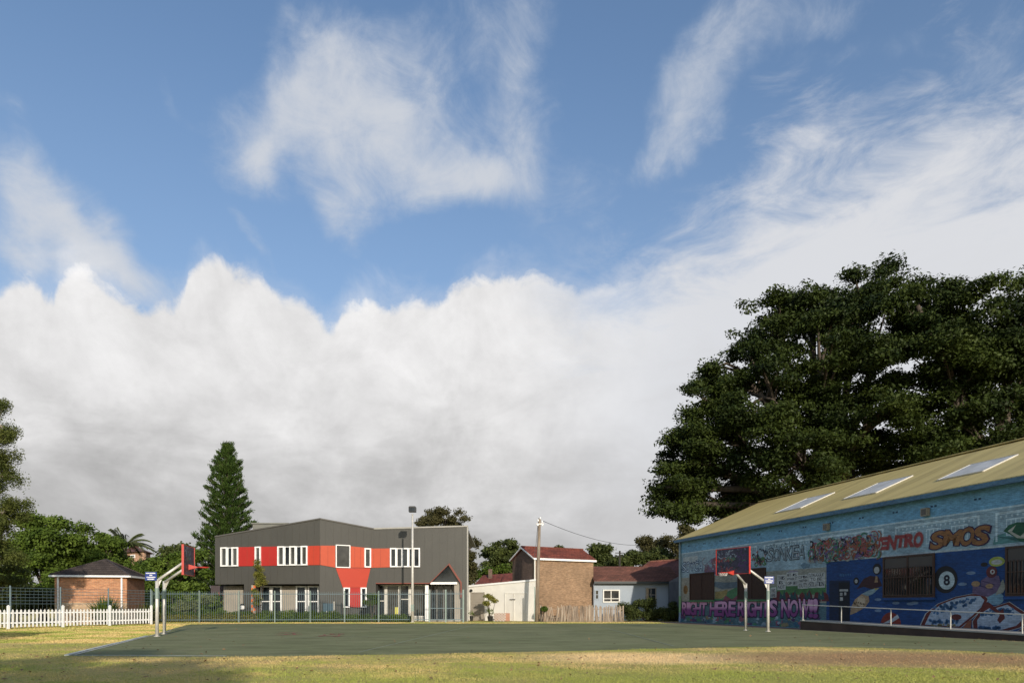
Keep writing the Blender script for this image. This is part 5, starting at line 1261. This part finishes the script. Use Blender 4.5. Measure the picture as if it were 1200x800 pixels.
# palm
def palm(label, px, D, crown_py, L):
    b = at(px, D); H = zat(crown_py, D); root = empty('palm_tree', b, label, 'tree', 'trees along the left boundary'); t = MB(); t.tube([b, b + V(.2, 0, H * .5), b + V(0, 0, H)], [.3, .22, .2], 9); t.build('trunk', BK, root)
    rr = random.Random(4); vs = []; m = MB()
    for k in range(26):
        a = 6.283 * k / 26 + rr.uniform(-.1, .1); el = rr.uniform(.35, 1.35); d = V(math.cos(a), math.sin(a), 0); c = b + V(0, 0, H); pts = []
        for i in range(9): u = i / 8; pts.append(c + d * (L * u * math.cos(el) + .1) + V(0, 0, L * u * math.sin(el) - L * .75 * u * u * (.35 + .5 * math.cos(el))))
        m.tube(pts, [.045] * 9, 4, cap=False); s = V(-d.y, d.x, 0)
        for i in range(60):
            u = .12 + .88 * i / 60; j = min(7, int(u * 8)); q = pts[j].lerp(pts[j + 1], u * 8 - j)
            for sg in (-1, 1):
                tip = q + s * sg * .55 * (1.1 - u * .7) + d * .25 - V(0, 0, .12 + .1 * rr.random()); w_ = d * .045; vs += [q - w_, tip, q + w_, q + (tip - q) * .4 - w_ * .5]
    quads_object('fronds', np.array([[v.x, v.y, v.z] for v in vs]).reshape(-1, 3), M['palmleaf'], root); m.build('frond_stems', M['palmleaf'], root)
palm('feathery palm rising beside the far peach house', 146, 66, 640, 3.1)

# ------------------------------------------------------------------ shrubs, young trees and planting
def shrub(name, label, cat, px, D, pts, ncl, nl, cr, lf, mat, stems=5, group=None, **kw):
    base = at(px, D); root = empty(name, base, label, cat, group); rng = np.random.default_rng(ncl + int(px)); bl = [blob(x, y, rx, ry, D) for x, y, rx, ry in pts]
    c = crown_points(bl, ncl, rng, .3); c[:, 2] = np.maximum(c[:, 2], .1); q = leaf_quads(c, nl, cr, lf, kw.get('flat', .8), kw.get('up', .5), rng, kw.get('hsz', .4))
    qq = q.reshape(-1, 4, 3); qq = qq[qq[:, :, 2].min(axis=1) > .01]; quads_object('foliage', qq.reshape(-1, 3), mat, root)
    m = MB()
    for k in range(stems):
        p = Vector(c[k * len(c) // stems]); m.tube([base + V(.06 * (k - stems / 2), 0, 0), base.lerp(p, .5), p], [.035, .025, .01], 5)
    m.build('stem', BK, root); return root
def spiky(name, label, px, D, n, L, mat, w=.03):
    base = at(px, D); root = empty(name, base, label, 'shrub'); rr = random.Random(int(px)); m = MB()
    for k in range(n):
        a = rr.uniform(0, 6.28); el = rr.uniform(.15, 1.45); l = L * rr.uniform(.6, 1); d = V(math.cos(a) * math.cos(el), math.sin(a) * math.cos(el), math.sin(el)); s = V(-math.sin(a), math.cos(a), 0) * w
        p0 = base + V(rr.uniform(-.2, .2), rr.uniform(-.2, .2), .05); p1 = p0 + d * l * .55; p2 = p0 + d * l - V(0, 0, l * .12); m.add([p0 - s, p0 + s, p1 + s, p1 - s, p2], [(0, 1, 2, 3), (3, 2, 4)])
    m.build('leaves', mat, root); return root
spiky('spiky_shrub', 'spiky dark green shrub against the small brick block', 124, 46.3, 420, 2.5, M['leaf_mid'], .045)
spiky('spiky_shrub', 'small spiky plant at the last wire fence post', 172, 48.5, 160, 1.9, M['leaf_euc'], .04)
shrub('shrub', 'grey green rounded shrub behind the steel fence left of the building', 'shrub', 231, 52.9, [(222, 708, 14, 14), (236, 702, 12, 10), (240, 710, 10, 10)], 130, 46, .32, .07, M['leaf_pale'])
shrub('shrub', 'broad dark shrub at the left end of the steel fence', 'shrub', 203, 54.5, [(196, 708, 16, 14), (210, 706, 12, 14)], 120, 46, .34, .08, M['leaf_mid'])
shrub('young_tree', 'slender young tree with sparse leaves by the chequered post', 'young tree', 303, 52.8, [(303, 664, 4, 10), (303, 676, 6.5, 11), (303, 688, 7.5, 11), (304, 700, 8, 8)], 170, 20, .28, .07, M['leaf_yel'], 7)
shrub('young_tree', 'small round topped standard tree near the glazed entrance', 'young tree', 435, 52.7, [(435, 703, 8.5, 7.5)], 85, 46, .24, .07, M['leaf_mid'], 4)
shrub('young_tree', 'yellow green sapling in front of the cream garage', 'young tree', 575, 55.6, [(574, 690, 4, 8), (577, 702, 9, 8), (572, 706, 5, 8)], 60, 18, .26, .08, M['leaf_yel'], 6)
shrub('shrub', 'dark creeper at the foot of the utility pole', 'shrub', 636, 54.0, [(636, 712, 4.5, 6), (633, 720, 3, 6)], 50, 46, .22, .07, M['leaf_mid'], 3)
hd_ = [(742, 716, 15, 10), (758, 714, 14, 12), (775, 718, 14, 10), (786, 716, 9, 12)]
shrub('hedge', 'dark shaded hedge in front of the pale blue cottage', 'hedge', 758, 55.3, hd_, 330, 56, .42, .08, M['leaf_dark'], 9)
# ground cover behind the steel fence
xs = RNG.uniform(-26.2, -8.5, 900); 
def cover(name, label, u0, u1, D, depth, n, hgt, mat):
    D_ = D + RNG.random(n) * depth; u = u0 + (u1 - u0) * RNG.random(n); hm = hgt * (.45 + .55 * np.abs(np.sin(u * 170) * np.cos(u * 61 + 1))); c = np.stack([(u - CX) / F * D_, D_, .06 + hm * RNG.random(n)], 1) if False else np.stack([(u - CX) / F * D_, D_, .08 + hm * RNG.random(n)], 1)
    q = leaf_quads(c, 30, .2, .085, 1.0, .6, RNG, .3); qq = q.reshape(-1, 4, 3); qq = qq[qq[:, :, 2].min(axis=1) > .008]
    tag(quads_object(name, qq.reshape(-1, 3), mat), label, 'planting', kind='stuff')
cover('ground_cover', 'low mixed green planting strip behind the steel fence', 198, 396, 52.2, .7, 2000, .75, M['leaf_mid'])
cover('ground_cover', 'greyish low plants between the cabinet and the glazed entrance', 396, 482, 52.7, .6, 520, .45, M['leaf_mid'])
cover('ground_cover', 'pale grassy tufts at the left end of the steel fence', 184, 300, 51.6, .5, 600, .5, M['leaf_yel'])

# park trees standing behind and to the right of the photographer; their shade falls over the lawn
for i, (x, y, zc, r, rz_, lab) in enumerate(((-1.2, -11, 8.2, 3.3, 1.3, 'broad park tree behind the camera shading the lawn'), (-6.5, -9, 7.2, 2.8, 1.2, 'smaller park tree behind the camera on the left'), (-15.5, 5.5, 7.4, 2.2, 1.3, 'park tree just outside the left edge of the view'))):
    tree(lab, (x, y, 0), [(x, y, zc, r, r, rz_), (x - r * .6, y + 1, zc - .6, r * .7, r * .7, rz_ * .7), (x + r * .6, y - 1, zc - .3, r * .7, r * .7, rz_ * .7)], .2, (M['leaf_mid'], BK), 200, 36, .8, .14, fork=.5, group='park trees outside the view')

# ------------------------------------------------------------------ light
SUN_EL = R(17.5); SUN_DIR = V(.33, -1, 0).normalized()          # towards the sun, on the ground plane
sv = V(SUN_DIR.x * math.cos(SUN_EL), SUN_DIR.y * math.cos(SUN_EL), math.sin(SUN_EL))
sl_ = bpy.data.lights.new('sun', 'SUN'); sl_.energy = 3.3; sl_.angle = R(.6); sl_.color = (1, .89, .75)
so = bpy.data.objects.new('sun', sl_); COL.objects.link(so); so.rotation_euler = sv.to_track_quat('Z', 'Y').to_euler(); so.location = (10, -30, 30)

# ------------------------------------------------------------------ sky with clouds
world = bpy.data.worlds.new('World'); scene.world = world; world.use_nodes = True
nt = world.node_tree; nt.nodes.clear()
class W(NT):
    def __init__(s): s.t = nt
w = W(); out = w.n('ShaderNodeOutputWorld'); bg = w.n('ShaderNodeBackground'); w.l(bg.outputs[0], out.inputs[0]); BGS = .15; bg.inputs[1].default_value = BGS
sky = w.n('ShaderNodeTexSky'); sky.sky_type = 'NISHITA'; sky.sun_disc = False; sky.sun_elevation = SUN_EL; sky.sun_rotation = math.atan2(SUN_DIR.x, SUN_DIR.y); sky.air_density = 1.0; sky.dust_density = 1.8; sky.ozone_density = 1.6
tc = w.n('ShaderNodeTexCoord').outputs['Generated']
sp = w.n('ShaderNodeSeparateXYZ'); w.l(tc, sp.inputs[0]); X, Y, Z = sp.outputs
az = w.math('ARCTAN2', X, Y); el = w.math('ARCSINE', Z)
cmb = w.n('ShaderNodeCombineXYZ'); w.l(az, cmb.inputs[0]); w.l(el, cmb.inputs[1]); P2_ = cmb.outputs[0]
def ang(px, py): a = math.atan((px - CX) / F); return a, math.atan((HY - py) / F * math.cos(a))
def fbm(scale, detail, rough, vec, dist=0.0, lac=2.0):
    x = w.n('ShaderNodeTexNoise'); x.inputs['Scale'].default_value = scale; x.inputs['Detail'].default_value = detail; x.inputs['Roughness'].default_value = rough; x.inputs['Distortion'].default_value = dist; w.l(vec, x.inputs['Vector']); return x.outputs['Fac']
def mapped(loc=(0, 0, 0), scale=(1, 1, 1), rot=0.0):
    m = w.n('ShaderNodeMapping'); m.inputs['Location'].default_value = loc; m.inputs['Scale'].default_value = scale; m.inputs['Rotation'].default_value = (0, 0, rot); w.l(P2_, m.inputs[0]); return m.outputs[0]
def sstep(v, a, b, va, vb):
    m = w.n('ShaderNodeMapRange', interpolation_type='SMOOTHSTEP'); w.l(v, m.inputs[0])
    for i, x in enumerate((a, b, va, vb)): m.inputs[1 + i].default_value = x
    return m.outputs[0]
# 1. the big bank: its upper edge as a curve over azimuth
edge = [(-60, 345), (0, 338), (22, 322), (42, 322), (60, 340), (72, 322), (100, 318), (135, 336), (165, 352), (190, 345), (205, 350), (222, 318), (245, 298), (268, 306), (300, 318), (330, 342), (352, 350), (374, 366), (390, 378), (402, 358), (425, 352), (452, 354), (490, 348), (515, 350), (535, 330), (555, 322), (600, 318), (640, 322), (680, 334), (720, 330), (760, 312), (800, 285), (850, 262), (890, 215), (930, 185), (980, 168), (1030, 170), (1070, 160), (1110, 130), (1160, 135), (1200, 120), (1300, 100)]
A0, A1_ = ang(-60, 300)[0], ang(1300, 300)[0]
fc = w.n('ShaderNodeFloatCurve'); cv = fc.mapping.curves[0]; E0, E1 = 0.2, 0.75
pts_ = [((ang(x, y)[0] - A0) / (A1_ - A0), (ang(x, y)[1] - E0) / (E1 - E0)) for x, y in edge]
while len(cv.points) > 2: cv.points.remove(cv.points[-1])
cv.points[0].location = (max(0, pts_[0][0]), pts_[0][1]); cv.points[1].location = (1, pts_[-1][1])
for p_ in pts_[1:-1]: cv.points.new(*p_)
for p_ in cv.points: p_.handle_type = 'AUTO'
fc.mapping.update()
w.l(w.math('DIVIDE', w.math('SUBTRACT', az, A0), A1_ - A0), fc.inputs['Value'])
edge_el = w.math('ADD', w.math('MULTIPLY', fc.outputs[0], E1 - E0), E0)
soft = sstep(az, ang(560, 0)[0], ang(860, 0)[0], 0, 1)                     # crisp cumulus left, wispy right
f_fine = fbm(26, 7, .62, P2_, .3); f_mid = fbm(8, 7, .6, P2_, .4); f_wisp = fbm(7, 9, .66, mapped((3, 1, 0), (1.0, 2.6, 1), R(-38)), .5)
d0 = w.math('SUBTRACT', edge_el, el)                                          # >0 inside the bank
n_c = w.math('ADD', w.math('MULTIPLY', w.math('SUBTRACT', f_fine, .5), .045), w.math('MULTIPLY', w.math('SUBTRACT', f_mid, .5), .03))
crisp = sstep(w.math('ADD', d0, n_c), -.006, .016, 0, 1)
crisp = w.math('MAXIMUM', crisp, w.math('MULTIPLY', sstep(w.math('ADD', d0, w.math('MULTIPLY', w.math('SUBTRACT', f_mid, .5), .16)), -.03, .05, 0, 1), .5))
wsp = sstep(w.math('ADD', d0, w.math('MULTIPLY', w.math('SUBTRACT', f_wisp, .5), .34)), -.08, .11, 0, .97)
bank = w.math('ADD', w.math('MULTIPLY', crisp, w.math('SUBTRACT', 1, soft)), w.math('MULTIPLY', wsp, soft))
# 2. separate thin clouds: soft lobes broken up by noise
lobes = [(282, 140, 52, 46, 0, .85), (300, 190, 42, 32, 0, .65), (330, 150, 40, 50, 0, .5), (365, 95, 48, 52, -20, .68), (440, 60, 60, 44, 0, .7), (425, 130, 66, 56, 0, .75), (415, 200, 46, 46, 0, .7), (425, 245, 34, 20, 0, .45), (500, 150, 60, 54, 0, .7), (525, 205, 60, 34, 0, .75), (590, 195, 60, 36, -15, .5), (560, 130, 50, 60, 10, .35), (620, 170, 40, 50, 20, .35), (590, 95, 34, 60, 25, .42), (625, 45, 26, 44, 20, .36), (350, 60, 30, 30, 0, .35), (655, 225, 48, 60, 35, .36), (700, 205, 24, 34, 20, .25), (540, 20, 60, 22, 0, .3), (470, 320, 24, 8, 0, .2),
         (25, 178, 72, 32, 20, .6), (75, 215, 80, 42, 24, .62), (10, 290, 60, 40, 0, .45), (120, 265, 60, 40, 35, .6), (165, 305, 70, 34, 35, .62), (40, 258, 80, 44, 0, .5), (100, 300, 90, 30, 10, .5), (10, 215, 50, 40, 0, .4), (205, 320, 50, 24, 20, .6), (285, 282, 40, 10, 48, .42), (265, 262, 16, 16, 0, .22), (188, 85, 30, 10, 55, .3), (212, 100, 22, 12, 0, .2), (385, 350, 40, 14, 0, .3),
         (880, 25, 74, 36, -45, .56), (830, 70, 66, 34, -45, .6), (790, 115, 56, 30, -50, .55), (762, 165, 34, 24, -60, .48), (900, 70, 70, 18, -25, .34), (960, 75, 60, 12, -12, .26), (1040, 50, 36, 14, -10, .34), (1075, 60, 30, 10, 0, .25), (1150, 45, 60, 34, -35, .42), (1190, 90, 40, 30, 0, .4), (950, 0, 60, 26, 0, .34), (1120, 130, 60, 26, -40, .4), (1030, 235, 60, 30, -30, .3)]
tot = None
wob = w.n('ShaderNodeVectorMath', operation='ADD'); wn = w.n('ShaderNodeTexNoise'); wn.inputs['Scale'].default_value = 5; wn.inputs['Detail'].default_value = 5; w.l(P2_, wn.inputs['Vector'])
ws = w.n('ShaderNodeVectorMath', operation='SCALE'); wsb = w.n('ShaderNodeVectorMath', operation='SUBTRACT'); w.l(wn.outputs['Color'], wsb.inputs[0]); wsb.inputs[1].default_value = (.5, .5, .5); w.l(wsb.outputs[0], ws.inputs[0]); ws.inputs['Scale'].default_value = .20
w.l(P2_, wob.inputs[0]); w.l(ws.outputs[0], wob.inputs[1])
for (px, py, rx, ry, rot, wt) in lobes:
    a, e = ang(px, py); mp = w.n('ShaderNodeMapping', vector_type='TEXTURE'); mp.inputs['Location'].default_value = (a, e, 0); mp.inputs['Rotation'].default_value = (0, 0, -R(rot))
    k = math.cos(a); mp.inputs['Scale'].default_value = (rx / F * k * k * 1.0, ry / F * k * k, 1); w.l(wob.outputs[0], mp.inputs[0])
    ln = w.n('ShaderNodeVectorMath', operation='LENGTH'); w.l(mp.outputs[0], ln.inputs[0]); v = sstep(ln.outputs['Value'], .1, 1.75, wt, 0)
    tot = v if tot is None else w.math('ADD', tot, v)
f_th = fbm(9, 12, .70, mapped((7, 2, 0), (1, 1.5, 1), R(-25)), .6)
thin = sstep(w.math('ADD', tot, w.math('MULTIPLY', w.math('SUBTRACT', w.math('ADD', w.math('MULTIPLY', f_th, .72), w.math('MULTIPLY', f_fine, .28)), .5), 2.3)), .10, 1.75, 0, .9)
thin = w.math('MULTIPLY', thin, sstep(tot, .02, .35, 0, 1))
# a fainter general cover away from the camera's half of the sky
back = w.math('MULTIPLY', sstep(Y, .25, -.1, 0, .35), sstep(f_mid, .4, .62, 0, 1))
thin = w.math('MAXIMUM', thin, back)
# cloud light: bright shoulders, greyer lower down
g_low = fbm(4.2, 6, .6, mapped((1, 5, 0), (1, 2.2, 1)), .3)
belly = sstep(w.math('ADD', el, w.math('MULTIPLY', w.math('SUBTRACT', g_low, .5), .5)), .02, .36, 0, 1)
shade = w.mix(belly, (.535, .53, .528), (.97, .96, .96))
lowb = sstep(w.math('ADD', el, w.math('MULTIPLY', w.math('SUBTRACT', g_low, .5), .2)), .0, .10, 1, 0)
shade = w.mix(w.math('MULTIPLY', lowb, .45), shade, (.70, .695, .69))
puff = w.math('ADD', .9, w.math('ADD', w.math('MULTIPLY', w.math('SUBTRACT', f_mid, .5), .5), w.math('MULTIPLY', w.math('SUBTRACT', f_fine, .5), .16)))
shade = w.mix(1, shade, w.ramp(w.math('MULTIPLY', puff, .5), [(.37, (.66,) * 3), (.52, (1.0,) * 3)]), 'MULTIPLY')
shade = w.mix(soft, shade, w.mix(belly, (.62, .61, .615), (.72, .73, .76)))
EXPO = .35; CL = 1 / BGS / 2 ** EXPO
def k_(c): v = w.n('ShaderNodeVectorMath', operation='SCALE'); w.l(c, v.inputs[0]); v.inputs['Scale'].default_value = CL; return v.outputs[0]
blue = w.mix(1, w.mix(sstep(el, .15, .75, .38, .05), w.mix(1, sky.outputs[0], (.76, .86, .95), 'MULTIPLY'), (1.9, 2.3, 2.9)), (1, 1, 1), 'MULTIPLY')
c1 = w.mix(thin, blue, k_(w.mix(thin, (.50, .57, .68), (.66, .68, .72))))
c2 = w.mix(bank, c1, k_(shade))
w.l(c2, bg.inputs[0])

# ------------------------------------------------------------------ camera and render settings
cam = bpy.data.cameras.new('camera'); cam.lens = 24; cam.sensor_width = 36; cam.sensor_fit = 'HORIZONTAL'; cam.shift_y = (HY - 400) / 1200; cam.clip_end = 6000; cam.clip_start = .05
co = bpy.data.objects.new('camera', cam); COL.objects.link(co); co.location = (0, 0, EYE); co.rotation_euler = (R(90), 0, 0); scene.camera = co
scene.view_settings.view_transform = 'Standard'; scene.view_settings.look = 'None'; scene.view_settings.exposure = EXPO; scene.view_settings.gamma = 1
scene.render.engine = 'CYCLES'; scene.cycles.use_denoising = True
scene.cycles.max_bounces = 6; scene.cycles.diffuse_bounces = 3; scene.cycles.glossy_bounces = 2; scene.cycles.transmission_bounces = 2; scene.cycles.transparent_max_bounces = 4
